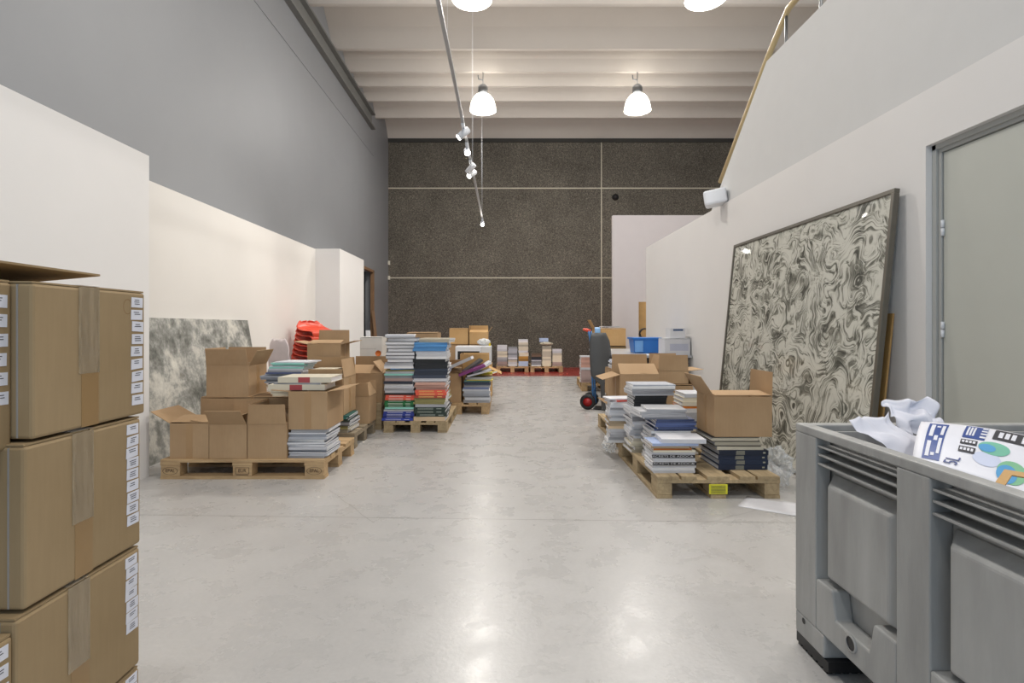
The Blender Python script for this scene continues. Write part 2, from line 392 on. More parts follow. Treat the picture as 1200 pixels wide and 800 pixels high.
# ------------------------------------------------------------------ pallets
def pallet(w=1.2, d=.8, hgt=.144, m=M_pal, label='', group=None, loc=(0, 0, 0), rz=0, marks=False, endlabel=False):
    # local: deck boards run along x (length w), origin at base centre
    r = empty('pallet', loc, rz, label, 'pallet', group)
    s = hgt/.144; hw, hd = w/2, d/2; bw = .145*d/.8; sw = .1*d/.8
    cen = [(-hd+bw/2, bw), (-hd/2+.01, sw), (0, bw), (hd/2-.01, sw), (hd-bw/2, bw)]
    for (c, b) in cen:
        MB().box(-hw, hw, c-b/2, c+b/2, .122*s, .144*s).build('deck_board', m, r, bevel=.002)
    for x in (-hw+.0725, 0, hw-.0725):
        MB().box(x-.0725, x+.0725, -hd, hd, .100*s, .1215*s).build('cross_board', m, r)
        for y in (-hd+.05, 0, hd-.05):
            MB().box(x-.07, x+.07, y-.05+(.001), y+.05-.001, .0225*s, .0995*s).build('block', m, r, bevel=.003)
    for y in (-hd+.05, 0, hd-.05):
        MB().box(-hw, hw, y-.05, y+.05, 0, .022*s).build('bottom_board', m, r)
    if marks:
        for x, tx in ((-hw+.0725, 'EPAL'), (0, 'EUR'), (hw-.0725, 'EPAL')):
            o = text(tx, .036, M_brand, r, front_M(x, -hd-.0005, .062), 'stamp', sx=.9)
            q = MB()
            if tx == 'EPAL':
                for k in range(28):
                    a0, a1 = 2*PI*k/28, 2*PI*(k+1)/28
                    q.quad(*[(x+rr*.056*math.cos(a), -hd-.0006, .061+rr*.028*math.sin(a)) for rr, a in ((1, a0), (1, a1), (.93, a1), (.93, a0))])
            else:
                for (a, b, c, d_) in ((-.05, .05, .038, .040), (-.05, .05, .084, .086), (-.05, -.048, .04, .084), (.048, .05, .04, .084)):
                    q.box(x+a, x+b, -hd-.001, -hd+.0005, c, d_)
                q.box(x-.045, x+.045, -hd-.001, -hd+.0005, .030, .033)
            q.build('stamp_border', M_brand, r, fix=False)
    if endlabel:
        # yellow paper label on the centre block of the short end (-x end)
        e = MB().box(-hw-.0025, -hw-.0005, -.058, .062, .030, .094).build('yellow_label', flat('E3DE3A', .5), r); e['label'] = 'yellow sticker'
        q = MB()
        for k in range(7): q.box(-hw-.0035, -hw-.0022, -.045+.0, .05, .037+.0075*k, .0395+.0075*k)
        q.build('lettering', M_ink, e)
    return r

PL = pallet  # X0,X1,Y0,Y1 -> centre
def pal_at(x0, x1, y0, y1, z=0, along='x', rz=0, **k):
    w_, d_ = (x1-x0, y1-y0) if along == 'x' else (y1-y0, x1-x0)
    base = 0 if along == 'x' else PI/2
    return pallet(w=w_, d=d_, loc=((x0+x1)/2, (y0+y1)/2, z), rz=base+rz, **k)
pal_at(-2.52, -1.32, 3.956, 4.756, marks=True, m=M_pal, label='wooden pallet with oval EPAL stamps under the front left row of open boxes')
pal_at(-2.56, -1.37, 4.95, 5.75, m=M_pal3, label='greyed wooden pallet directly behind the stamped front left pallet')
for k in range(2):
    pal_at(-2.5, -1.33, 5.86, 6.66, z=k*.1445, m=M_pal2, label=('bottom' if k == 0 else 'top')+' pallet of the pair stacked behind the greyed left pallet')
pal_at(-1.275, -.605, 5.70, 6.85, hgt=.12, along='y', m=M_pal2, label='small pallet under the two tall coloured book stacks in mid room')
pal_at(-.995, -.195, 6.90, 8.10, along='y', m=M_pal, label='wooden pallet under the messy tilted book pile beyond the two tall stacks')
pal_at(-.2, .6, 13.33, 14.5, along='y', m=M_pal, label='left one of the two pallets against the dark back wall')
pal_at(.645, 1.445, 13.33, 14.5, along='y', m=M_pal, label='right one of the two pallets against the dark back wall')
PR = pallet(w=1.2, d=.8, loc=(1.392, 4.11, 0), rz=PI/2, m=M_pal2, endlabel=True, label='weathered pallet with yellow sticker at the front right, under navy books')
pallet(w=1.2, d=.8, loc=(1.45, 5.46, 0), rz=PI/2, m=M_pal2, label='pallet behind the yellow-stickered one on the right, under stacked cardboard boxes')
pallet(w=1.2, d=.8, loc=(1.78, 9.95, 0), rz=PI/2-.06, m=M_pal, label='far right pallet beyond the hand truck, under pinkish books')

# ------------------------------------------------------------------ books
ORD = ['lowest', 'second', 'third', 'fourth', 'fifth', 'sixth', 'seventh', 'eighth', 'ninth', 'tenth', 'eleventh', 'twelfth', 'thirteenth', 'fourteenth', 'fifteenth', 'sixteenth', 'seventeenth', 'eighteenth', 'nineteenth', 'twentieth',
       'twenty-first', 'twenty-second', 'twenty-third', 'twenty-fourth', 'twenty-fifth', 'twenty-sixth', 'twenty-seventh', 'twenty-eighth', 'twenty-ninth', 'thirtieth', 'thirty-first', 'thirty-second', 'thirty-third', 'thirty-fourth', 'thirty-fifth']
TOPS = ['topmost', 'second from top', 'third from top', 'fourth from top']
CN = {}  # colour word -> hex
CN.update({'white': 'D6D7DC', 'pale grey': 'B9BABF', 'grey': '8F9196', 'silver': 'A9ADB6', 'cream': 'D4CCB8', 'beige': 'CBB494', 'blue': '3346A8', 'navy': '1D2B45', 'light blue': '5A9AD6',
           'green': '2F8049', 'teal': '2A6E68', 'mint': '8FCBBF', 'red': 'CC4A3C', 'coral': 'DA5A45', 'pink': 'D2A493', 'olive': '8D8656', 'dark green': '2E3F36', 'black': '222326', 'dark grey': '4A4B4E', 'slate': '3A4252',
           'ochre': 'BB8A3C', 'purple': '7C3572', 'brown': '7E6552', 'orange': 'D98038', 'pale blue': 'A9B9DA', 'steel blue': '5A6A98', 'yellow': 'D2C240', 'dusty pink': 'B59D98'})
def shade(c):
    # copies of one edition differ a little in tone from fading and print
    k = R.choice((.80, .92, 1.0, 1.07)); h_ = CN[c]; nm = c+'_%d' % int(k*100)
    CN[nm] = ''.join('%02X' % max(0, min(228, int(int(h_[i:i+2], 16)*k))) for i in (0, 2, 4)); return nm
def book(x, y, z, w, d, t, rz, cn, label, group, spine='f', soft=True, pages=None, mark=None, rot=None, name=None):
    """closed book lying flat, centred at x,y; spine f(ront) b(ack) l r; returns root"""
    cm_ = flat(CN[cn], .4 if cn in ('light blue', 'navy', 'black', 'blue', 'red', 'coral') else .5)
    ct = .0012 if soft else .003
    hw, hd = w/2, d/2
    b = MB(); b.box(-hw, hw, -hd, hd, 0, ct); b.box(-hw, hw, -hd, hd, t-ct, t)
    sp = {'f': (-hw, hw, -hd, -hd+ct), 'b': (-hw, hw, hd-ct, hd), 'l': (-hw, -hw+ct, -hd, hd), 'r': (hw-ct, hw, -hd, hd)}[spine]
    b.box(*sp, ct, t-ct)
    o = b.build(name or ('magazine' if soft and t < .024 else 'book'), cm_)
    o.location = (x, y, z); o.rotation_euler = rot if rot else (0, 0, rz)
    tag(o, label, 'magazine' if soft and t < .024 else 'book', group)
    i = .001 if soft else .005
    pg = MB().box(-hw+(ct if spine == 'l' else i), hw-(ct if spine == 'r' else i), -hd+(ct if spine == 'f' else i), hd-(ct if spine == 'b' else i), ct, t-ct)
    pg.build('pages', pages or M_pagesw, o)
    if mark and spine == 'f':
        mc, kind = mark
        mm = flat(mc, .5)
        if kind == 'band':
            MB().box(-w*.12, w*.10, -hd-.0006, -hd+.0002, t*.02, t*.98).build('spine_band', mm, o)
        elif kind == 'lines':
            q = MB()
            for k in range(2): q.box(-w*.38, w*.12, -hd-.0006, -hd+.0002, t*(.28+.30*k), t*(.42+.30*k))
            q.box(w*.22, w*.38, -hd-.0006, -hd+.0002, t*.35, t*.6)
            q.build('spine_lettering', mm, o)
        elif kind == 'navy':
            q = MB()
            for k in range(4): q.box(-w*.16+.004*(k % 2), w*.02, -hd-.0006, -hd+.0002, t*(.14+.2*k), t*(.25+.2*k))
            q.box(w*.39, w*.44, -hd-.0006, -hd+.0002, t*.35, t*.65)
            q.build('spine_lettering', mm, o)
        elif kind[0] == '"':
            e = MB().box(-hw, hw, -hd-.0006, -hd+.0002, t*.05, t*.95).build('spine_label', flat('202024', .4), o)
            text(kind[1:], t*.80, flat('C9C9CC', .6), e, front_M(-w*.06, -hd-.0008, t*.5), 'lettering', sx=1.55)
            MB().box(w*.40, w*.45, -hd-.0012, -hd-.0005, t*.35, t*.65).build('lettering', flat('C9C9CC', .6), e)
    return o
def stack(x, y, z, w, d, seq, where, group, jit=.012, spine='f', soft=True, rzj=2.5, pages=None, shift=None):
    """seq: list of (colour, count, thickness[, dict]) from bottom to top"""
    items = []
    for e in seq:
        k = e[3] if len(e) > 3 else {}
        for _ in range(e[1]): items.append((e[0], e[2], k))
    n = len(items)
    for i, (c, t, k) in enumerate(items):
        word = k.get('word', c)
        c = shade(c)
        sft = k.get('soft', soft)
        kind = 'magazine' if sft and t < .024 else 'book'
        pos = 'topmost' if i == n-1 else ('lowest' if i == 0 else ORD[i]+' from bottom')
        lab = '%s %s, %s of the %s' % (word, kind, pos, where)
        dx = k.get('dx', 0)+(shift(i)[0] if shift else 0); dy = k.get('dy', 0)+(shift(i)[1] if shift else 0)
        a = rad(k.get('rz', 0)+R.uniform(-rzj, rzj))
        jw = R.uniform(-jit, jit); jd = R.uniform(-jit, jit)
        book(x+dx+jw, y+dy+jd, z, w*k.get('sw', R.uniform(.96, 1.0)), d*k.get('sd', 1), t-.0006, a, c, lab, group,
             spine=k.get('spine', spine if i % 3 or spine != 'f' else 'f'), soft=sft, pages=k.get('pages', pages), mark=k.get('mark'))
        z += t
    return z

# ------------------------------------------------------------------ cardboard boxes
def carton(x0, x1, y0, y1, z0, h, label, flaps=None, rz=0, m=M_card, tape='f', L=None, group=None, name='cardboard_box', lab=None):
    w_, d_ = x1-x0, y1-y0
    r = empty(name, ((x0+x1)/2, (y0+y1)/2, z0), rz, label, 'box', group)
    hw, hd, th = w_/2, d_/2, .005
    flaps = flaps if flaps is not None else dict(f=1.5, b=1.5, l=.6, r=.6)
    b = MB(); b.box(-hw, hw, -hd, -hd+th, 0, h); b.box(-hw, hw, hd-th, hd, 0, h); b.box(-hw, -hw+th, -hd+th, hd-th, 0, h); b.box(hw-th, hw, -hd+th, hd-th, 0, h)
    b.box(-hw+th, hw-th, -hd+th, hd-th, 0, .006)
    b.build('body', m, r, bevel=.0015)
    FL = L or min(w_, d_)*.49
    for k, a in flaps.items():
        if a is None: continue
        l = min(FL, (d_ if k in 'fb' else w_)*.495) if abs(a) < 20 else FL
        a_ = rad(a)
        half = (hw if k in 'fb' else hd)-.003
        zz = h+.001+(.007 if k in 'fb' and a < 20 else 0)
        M = {'f': Matrix.Translation((0, -hd+.001, zz)), 'b': Matrix.Translation((0, hd-.001, zz)) @ Matrix.Rotation(PI, 4, 'Z'),
             'l': Matrix.Translation((-hw+.001, 0, zz)) @ Matrix.Rotation(-PI/2, 4, 'Z'), 'r': Matrix.Translation((hw-.001, 0, zz)) @ Matrix.Rotation(PI/2, 4, 'Z')}[k]
        M = M @ Matrix.Rotation(a_, 4, 'X')
        q = MB(); tp = .006
        pts = [(-half, 0), (half, 0), (half-tp, l), (-half+tp, l)]
        q.hexa([M @ Vector((u, v, 0)) for u, v in pts], [M @ Vector((u, v, .004)) for u, v in pts])
        q.build('flap', m, r)
    if tape and 'f' in tape:
        MB().box(-.025, .025, -hd-.0008, -hd+.0005, h*.0+.002, h*.98).build('tape', M_tapeb2, r)
    if tape and 'r' in tape:
        MB().box(hw-.0005, hw+.0008, -.025, .025, .002, h*.98).build('tape', M_tapeb2, r)
    if tape and 'l' in tape:
        MB().box(-hw-.0008, -hw+.0005, -.025, .025, .002, h*.98).build('tape', M_tapeb2, r)
    return r
M_tapeb2 = mat('tan_packing_tape', 'A88760', rough=.35, var=.04)

# ---------- near left stack of four labelled boxes
def label_mesh(parent, xf, y, z, wy, hz, i):
    # small white printed label lying on the +x face of a box: white body plus ink lines in one mesh
    q = MB(); tilt = R.uniform(-.0022, .0022)
    q.hexa([(xf, y, z+tilt), (xf+.0008, y, z+tilt), (xf+.0008, y+wy, z), (xf, y+wy, z)], [(xf, y+.001, z+hz+tilt), (xf+.0008, y+.001, z+hz+tilt), (xf+.0008, y+wy+.0005, z+hz), (xf, y+wy+.0005, z+hz)])
    q.cur = 1
    for k in range(R.choice((2, 3))):
        a = R.uniform(.22, .34); b = 1-R.uniform(.2, .34); zz = z+hz*(.72-.2*k)
        q.box(xf+.0007, xf+.0012, y+wy*a, y+wy*b, zz, zz+.0016)
    q.build('label', [M_label, M_ink], parent)
def near_box(x1, y0, y1, z0, z1, label, labs, dx=.45, clear=True, flaps=False):
    r = empty('cardboard_box', (x1-dx/2, (y0+y1)/2, z0), 0, label, 'box')
    hw, hd, h = dx/2, (y1-y0)/2, z1-z0
    b = MB().box(-hw, hw, -hd, hd, .001, h-.006); b.build('body', M_card2, r, bevel=.006)
    # glued side seam: a lighter corrugated edge running up the near corner
    MB().box(hw-.030, hw-.027, -hd-.0012, -hd+.001, .004, h-.008).build('seam', mat('grey_card_edge', '9A9691', rough=.8), r)
    t = MB().box(-hw, hw-.003, -hd+.002, -.002, h-.0055, h-.002).build('flap', M_card2, r)
    t = MB().box(-hw, hw-.003, .002, hd-.002, h-.0055, h-.0015).build('flap', M_card2, r)
    yc = -.02
    MB().box(hw, hw+.0006, yc-.022, yc+.026, .002, h*.98).build('brown_tape', M_tapeb, r)
    if clear:
        MB().box(hw+.0008, hw+.0014, yc-.030, yc+.028, h*.38, h-.004).build('clear_tape', M_tape, r)
        MB().box(hw-.12, hw+.0014, yc-.028, yc+.028, h-.0012, h-.0006).build('clear_tape', M_tape, r)
    hz = .024
    for i in range(labs[0]):
        z = h-labs[1]-i*labs[2]-hz
        if z < .005: break
        label_mesh(r, hw+.0003, hd-.050+R.uniform(-.002, .002), z, .040, hz, i)
    return r
b1 = near_box(-.892, 1.021, 1.341, .901, 1.204, 'big labelled cardboard box, topmost of the near left column, nine white labels', (9, .018, .0295))
# loosely open top flap of the topmost box, seen from below
f1 = MB(); f1.hexa([(-1.30, 1.03, 1.206), (-.965, 1.03, 1.238), (-.965, 1.29, 1.236), (-1.30, 1.29, 1.206)], [(-1.30, 1.03, 1.2105), (-.965, 1.03, 1.2425), (-.965, 1.29, 1.2405), (-1.30, 1.29, 1.2105)])
fo = f1.build('flap', M_card2, None); fo.parent = b1; fo.matrix_parent_inverse = Matrix.Translation(b1.location).inverted()
near_box(-.892, 1.003, 1.325, .587, .898, 'big labelled cardboard box, second from the top of the near left column', (9, .016, .0270))
near_box(-.892, .985, 1.322, .294, .583, 'big labelled cardboard box, third from the top of the near left column', (7, .014, .0262))
near_box(-.892, .99, 1.32, .0, .291, 'big cardboard box on the floor at the bottom of the near left column', (6, .008, .0268), clear=False)
near_box(-.929, .66, 1.019, .884, 1.2045, 'labelled cardboard box cut off by the left frame edge, level with the topmost labelled box', (6, .03, .036))
near_box(-1.02, .64, .975, .562, .882, 'cardboard box hidden mostly outside the left frame edge, middle of its column', (5, .03, .036))
near_box(-.894, .64, .983, .288, .560, 'labelled cardboard box in the lower left corner of the frame', (6, .015, .034))
near_box(-.95, .64, .978, .0, .286, 'cardboard box on the floor below the one in the lower left corner', (5, .03, .036))
# ring stamp beside the labels of the top box
q = MB()
for k in range(30):
    a0, a1 = 2*PI*k/30, 2*PI*(k+1)/30
    q.quad(*[(.2253, .098+rr*.015*math.cos(a), .262+rr*.018*math.sin(a)) for rr, a in ((1, a0), (1, a1), (.9, a1), (.9, a0))])
q.build('round_stamp', mat('brown_stamp_ink', '8A6A44', rough=.8), b1, fix=False)

# ---------- left front pallet
PT = .1445
carton(-2.465, -2.178, 3.98, 4.34, PT, .26, 'open box at the left end of the front left pallet, its left flap folded out', dict(l=150, f=9, b=None, r=8), tape='f', L=.17)
carton(-2.172, -1.896, 3.975, 4.33, PT, .255, 'middle box of the front row on the stamped pallet, front flap leaning outward', dict(f=126, b=90, l=12, r=95), tape='', L=.135)
carton(-1.890, -1.604, 3.975, 4.34, PT, .255, 'box in the front row beside the silver magazines, tall front flap upright', dict(f=92, b=80, l=88, r=30), tape='', L=.145)
carton(-2.46, -2.06, 4.375, 4.74, PT, .392, 'closed box in the back row of the stamped pallet, under the raised open box', tape='')
carton(-2.04, -1.66, 4.385, 4.74, PT, .392, 'closed back-row box on the stamped pallet, under the mint magazine stack', tape='')
carton(-2.42, -2.076, 4.385, 4.72, .5465, .258, 'open box raised on top of the back row, before the mottled grey painting', dict(f=104, r=118, l=95, b=92), tape='r', L=.135)
z = stack(-1.455, 4.16, PT, .285, .31, [('silver', 2, .016), ('slate', 1, .014, dict(spine='b', word='silver')), ('silver', 1, .018), ('white', 1, .02), ('slate', 2, .018, dict(spine='b', word='dark-edged')), ('white', 1, .02), ('silver', 2, .016), ('slate', 1, .016, dict(spine='b', word='dark-edged')), ('white', 1, .022)], 'stack under the open box on the stamped pallet', 'silver magazines under the open box', jit=.016, spine='f')
zd = z+.001
carton(-1.60, -1.312, 4.0, 4.40, zd, .282, 'open box on silver magazines at the right end of the stamped pallet', dict(l=176, r=172, b=84, f=None), tape='f', L=.135)
zz = zd+.286
book(-1.56, 4.19, zz, .42, .30, .042, rad(2), 'cream', 'thick cream book with red spine band, lower of two lying across the open box', 'banded books on the open box', soft=False, mark=('A8464A', 'band'))
book(-1.55, 4.18, zz+.0425, .36, .25, .012, rad(-4), 'grey', 'thin grey magazine between the two red-banded cream books', 'banded books on the open box')
book(-1.50, 4.20, zz+.055, .40, .29, .042, rad(0), 'cream', 'thick cream book with red spine band, upper of two lying across the open box', 'banded books on the open box', soft=False, mark=('A8464A', 'band'))
stack(-1.84, 4.53, .5475, .29, .25, [('cream', 3, .018), ('beige', 2, .02), ('grey', 3, .015), ('silver', 3, .016), ('steel blue', 1, .012), ('pale grey', 2, .015), ('mint', 1, .012), ('white', 1, .01), ('mint', 2, .012), ('white', 1, .01)],
      'pile behind the red-banded books', 'mint and grey magazines', jit=.02, rzj=6, shift=lambda i: (.10-.012*i if i < 8 else .01*(i-8), 0))
# ---------- second left pallet
stack(-1.60, 5.13, PT, .36, .34, [('cream', 2, .016), ('olive', 2, .014), ('grey', 3, .014), ('dark green', 2, .012), ('teal', 2, .014)], 'pile under the box behind the stamped pallet', 'green and grey magazines', jit=.014)
carton(-1.88, -1.477, 4.97, 5.37, .302, .345, 'open box on green magazines behind the red-banded books', dict(b=84, r=80, l=2, f=3), tape='r', L=.17)
carton(-2.01, -1.60, 5.405, 5.735, PT, .28, 'closed box at the bottom of the rear column on the greyed left pallet', tape='')
carton(-2.01, -1.60, 5.405, 5.735, .434, .27, 'closed box under the open box in front of the red chairs', tape='')
carton(-1.975, -1.64, 5.41, 5.73, .715, .228, 'open box standing highest on the left, in front of the stacked red chairs', dict(b=96, r=166, l=168, f=12), tape='r', L=.14)
book(-1.70, 5.17, .668, .22, .28, .05, 0, 'cream', 'thick cream-topped book below the highest open box on the left', None, soft=False)
carton(-1.58, -1.355, 5.42, 5.72, PT, .275, 'small open box on the right edge of the greyed left pallet', dict(f=100, r=60, l=100, b=92), tape='', L=.135)
carton(-1.74, -1.33, 5.90, 6.30, .2895, .315, 'open box on the pair of stacked pallets, left of the tall blue-based stack', dict(f=30, b=88, r=50, l=110), tape='', L=.17)
carton(-2.30, -1.78, 5.92, 6.6, .2895, .36, 'closed box beside the open one on the pair of stacked pallets', tape='')
carton(-1.74, -1.36, 6.34, 6.64, .2895, .38, 'closed box under the white carton with the orange dot', tape='')
c_ = carton(-1.70, -1.44, 6.36, 6.62, .685, .30, 'white carton with an orange dot, left of the tall white book stack', m=flat('D5D2CC', .6), tape='', name='white_carton')
MB().lathe([(0, 0), (.035, 0), (.035, .001)], 16, M=Matrix.Translation((.085, -.1302, .12)) @ Matrix.Rotation(PI/2, 4, 'X')).build('orange_dot', flat('D9732E', .5), c_)
MB().box(-.12, .12, -.1312, -.1298, .045, .050).box(-.12, .06, -.1312, -.1298, .17, .173).build('printed_line', flat('8C8A86', .6), c_)

# ---------- mid pallet with two tall stacks
WL = 'tall left stack on the small pallet'; GL = 'books in the tall left stack'
P4 = .1215
stack(-1.118, 5.875, P4, .315, .28, [('blue', 4, .025, dict(mark=('C9CCE4', 'lines'), sw=1.05, dx=-.01)), ('white', 2, .012), ('mint', 1, .018), ('green', 3, .025, dict(mark=('D8DCD4', 'lines'))), ('coral', 2, .027, dict(mark=('E8D8D0', 'lines'))),
      ('black', 1, .022), ('pale grey', 2, .024), ('white', 2, .024), ('slate', 1, .03), ('dusty pink', 1, .03), ('grey', 1, .03), ('mint', 1, .02), ('white', 1, .022), ('olive', 1, .02), ('light blue', 1, .012, dict(dx=.03, rz=12)),
      ('white', 3, .022), ('dark grey', 7, .037, dict(dx=.02, soft=False, spine='b', word='white-paged')), ('white', 2, .018, dict(rz=8))], WL, GL, jit=.012)
WR = 'tall right stack on the small pallet'; GR = 'books in the tall right stack'
stack(-.785, 5.865, P4, .335, .29, [('beige', 1, .045, dict(word='kraft-wrapped', sd=1.0)), ('dark green', 3, .034, dict(mark=('9AA49A', 'lines'), soft=False)), ('white', 1, .03), ('olive', 3, .022), ('coral', 3, .028, dict(mark=('E9C878', 'lines'))),
      ('pink', 3, .027), ('white', 3, .014, dict(sw=1.08)), ('slate', 3, .034, dict(soft=False, sw=1.06)), ('black', 3, .034, dict(soft=False, sw=1.03)), ('white', 3, .028, dict(dx=.02)), ('light blue', 4, .023, dict(sw=1.05)), ('cream', 2, .022, dict(dx=.05, rz=-5))], WR, GR, jit=.013)
stack(-.785, 6.19, P4, .31, .27, [('dark grey', 5, .036, dict(spine='b')), ('olive', 3, .03), ('slate', 6, .036, dict(spine='b')), ('steel blue', 2, .03), ('white', 6, .036), ('silver', 2, .03)], 'white stack behind the coral and slate books', 'books in the rear right stack', jit=.02, soft=False)
stack(-1.12, 6.20, P4, .28, .27, [('dark grey', 4, .035), ('olive', 3, .03), ('grey', 5, .035), ('green', 2, .03), ('steel blue', 3, .03)], 'hidden stack behind the green and blue books', 'books in the rear left stack', jit=.015, soft=False)
for k, nm in enumerate(('lowest', 'middle', 'topmost')):
    carton(-1.17, -.80, 6.47, 6.82, P4+k*.31, .295, '%s box of the column behind the two tall coloured stacks' % nm, tape='')
# ---------- next pallet with messy pile
stack(-.355, 7.06, PT, .34, .28, [('pale grey', 2, .034), ('grey', 1, .02), ('silver', 2, .03), ('pale grey', 1, .03), ('steel blue', 1, .018), ('white', 1, .03), ('slate', 2, .02), ('mint', 1, .02), ('yellow', 1, .008, dict(dx=.04)), ('pale grey', 1, .03, dict(dx=.03))],
      'pile under the tilted books', 'books under the tilted books', jit=.014)
def tb(x, y, z, w, d, t, ry, rz, cn, label):
    book(x, y, z, w, d, t, 0, cn, label, 'tilted books on the messy pile', rot=(0, rad(ry), rad(rz)))
tb(-.42, 6.99, .545, .36, .24, .03, -20, 8, 'purple', 'purple book leaning at an angle on the messy pile')
tb(-.56, 6.98, .635, .34, .24, .04, -24, -4, 'pale grey', 'pale grey book tilted on the left end of the messy pile')
tb(-.33, 7.02, .512, .32, .24, .022, -14, 6, 'pale grey', 'thin pale grey book leaning right of the purple book')
tb(-.42, 7.17, .585, .30, .24, .03, -34, 12, 'dark grey', 'dark grey book standing tilted behind the purple book')
tb(-.30, 7.15, .57, .28, .24, .03, -30, 10, 'white', 'white book tilted steeply behind the purple book')
tb(-.25, 7.2, .485, .26, .24, .02, -8, -14, 'yellow', 'thin yellow book on the right end of the messy pile')
carton(-.93, -.555, 6.95, 7.32, PT, .375, 'box left of the magazine pile under the tilted books', dict(l=20, r=14, f=18, b=60), tape='')
carton(-.60, -.21, 7.36, 7.78, PT, .41, 'open box behind the tilted books with flaps sticking out to the right', dict(r=205, f=97, b=100, l=90), m=M_card3, tape='', L=.19)
carton(-.97, -.63, 7.36, 7.78, PT, .41, 'closed box on the messy pallet, behind its left box', tape='')
# ---------- white microwave on a big box, boxes behind
carton(-.86, -.20, 8.65, 9.15, .002, .51, 'large closed box on the floor carrying the white oven', m=M_card3, tape='')
mw = empty('microwave_oven', (-.50, 8.9, .525), 0, 'white microwave oven with a black window, on the large closed box', 'microwave')
MB().box(-.29, .29, -.2, .2, .012, .28).build('housing', M_whm, mw, bevel=.008)
MB().box(-.285, .12, -.215, -.2, .02, .27).build('door', M_whm, mw, bevel=.004)
MB().box(-.25, .10, -.2175, -.2148, .05, .20).build('window', M_black, mw)
MB().box(.125, .285, -.212, -.2, .02, .27).build('control_panel', mat('light_grey_panel', 'CFCFCF', rough=.5), mw)
for sx in (-1, 1):
    for sy in (-1, 1): MB().box(sx*.25-.015, sx*.25+.015, sy*.16-.015, sy*.16+.015, 0, .0115).build('foot', M_black, mw)
carton(-.95, -.62, 9.22, 9.6, .002, .80, 'tall closed box behind the white microwave on its left', tape='')
carton(-.60, -.26, 9.22, 9.6, .002, .80, 'tall closed box behind the white microwave on its right', tape='')
carton(-.94, -.62, 9.24, 9.58, .82, .26, 'cardboard box on the tall box behind the left of the microwave', m=M_card3, tape='')
carton(-.60, -.28, 9.24, 9.58, .82, .20, 'open cardboard box with a raised right flap behind the microwave', dict(r=125, b=92, l=90, f=20), m=M_card3, tape='', L=.12)
def blob(name, c, rx, ry, rz_, m, label, cat, amp=.25, freq=6, seed=0, sub=4, group=None):
    bm = bmesh.new(); bmesh.ops.create_icosphere(bm, subdivisions=sub, radius=1)
    for v in bm.verts:
        d = 1+amp*noise.noise(v.co*freq+Vector((seed, seed, 0)))+amp*.6*noise.noise(v.co*freq*2.3+Vector((seed, 9, 0)))
        v.co = Vector((v.co.x*rx*d, v.co.y*ry*d, v.co.z*rz_*d))
    lo = min(v.co.z for v in bm.verts)
    for v in bm.verts: v.co.z -= lo
    me = bpy.data.meshes.new(name); bm.to_mesh(me); bm.free(); me.materials.append(m)
    o = bpy.data.objects.new(name, me); col.objects.link(o); o.location = c
    return tag(o, label, cat, group)
blob('plastic_bag', (-.34, 8.88, .807), .10, .08, .055, flat('DCDDDC', .4), 'crumpled white plastic bag on top of the microwave', 'bag', seed=3)
MB_ = MB().box(-.015, .015, -.01, .01, 0, .05).build('yellow_tag', flat('E0C830', .5)); MB_.location = (-.235, 8.75, .807); tag(MB_, 'small yellow sticker block beside the plastic bag on the microwave', 'sticker')
# ---------- two pallets at the back wall
def bund(x0, x1, z, seq, where):
    stack((x0+x1)/2, 13.52, z, x1-x0-.012, .22, seq, where, 'book stacks at the back wall', jit=.004, rzj=1, soft=False)
bund(-.185, .077, PT, [('dusty pink', 2, .055), ('pale grey', 2, .055), ('cream', 3, .05), ('white', 3, .05)], 'leftmost stack at the dark back wall')
bund(.085, .33, PT, [('white', 2, .05), ('cream', 1, .05), ('dark grey', 1, .015), ('white', 1, .05), ('silver', 4, .055), ('grey', 1, .04)], 'second stack from left, back wall')
bund(.345, .60, PT, [('pale blue', 2, .06), ('ochre', 2, .062), ('cream', 2, .045, dict(rz=6)), ('white', 1, .05), ('cream', 4, .05), ('white', 2, .04)], 'tallest stack on left back-wall pallet')
bund(.665, .925, PT, [('white', 1, .04), ('slate', 1, .02), ('white', 1, .035), ('dark grey', 1, .02), ('white', 1, .035), ('slate', 1, .03), ('black', 1, .05), ('brown', 2, .04)], 'low striped stack on the right back-wall pallet')
bund(.935, 1.17, PT, [('cream', 11, .046)], 'cream stack on the right back-wall pallet')
bund(1.19, 1.44, PT, [('dusty pink', 2, .05), ('cream', 4, .055), ('white', 2, .05)], 'rightmost stack at the back wall')
blob('wrapping_paper', (1.05, 13.50, PT+.508), .16, .13, .04, flat('D4CCB8', .7), 'crumpled cream wrapping over the cream stack at the back wall', 'paper', amp=.2, seed=5)
o = book(.99, 13.62, PT+.60, .22, .22, .09, 0, 'pale blue', 'pale blue-grey box file on top of the crumpled cream wrapping', None, soft=False)

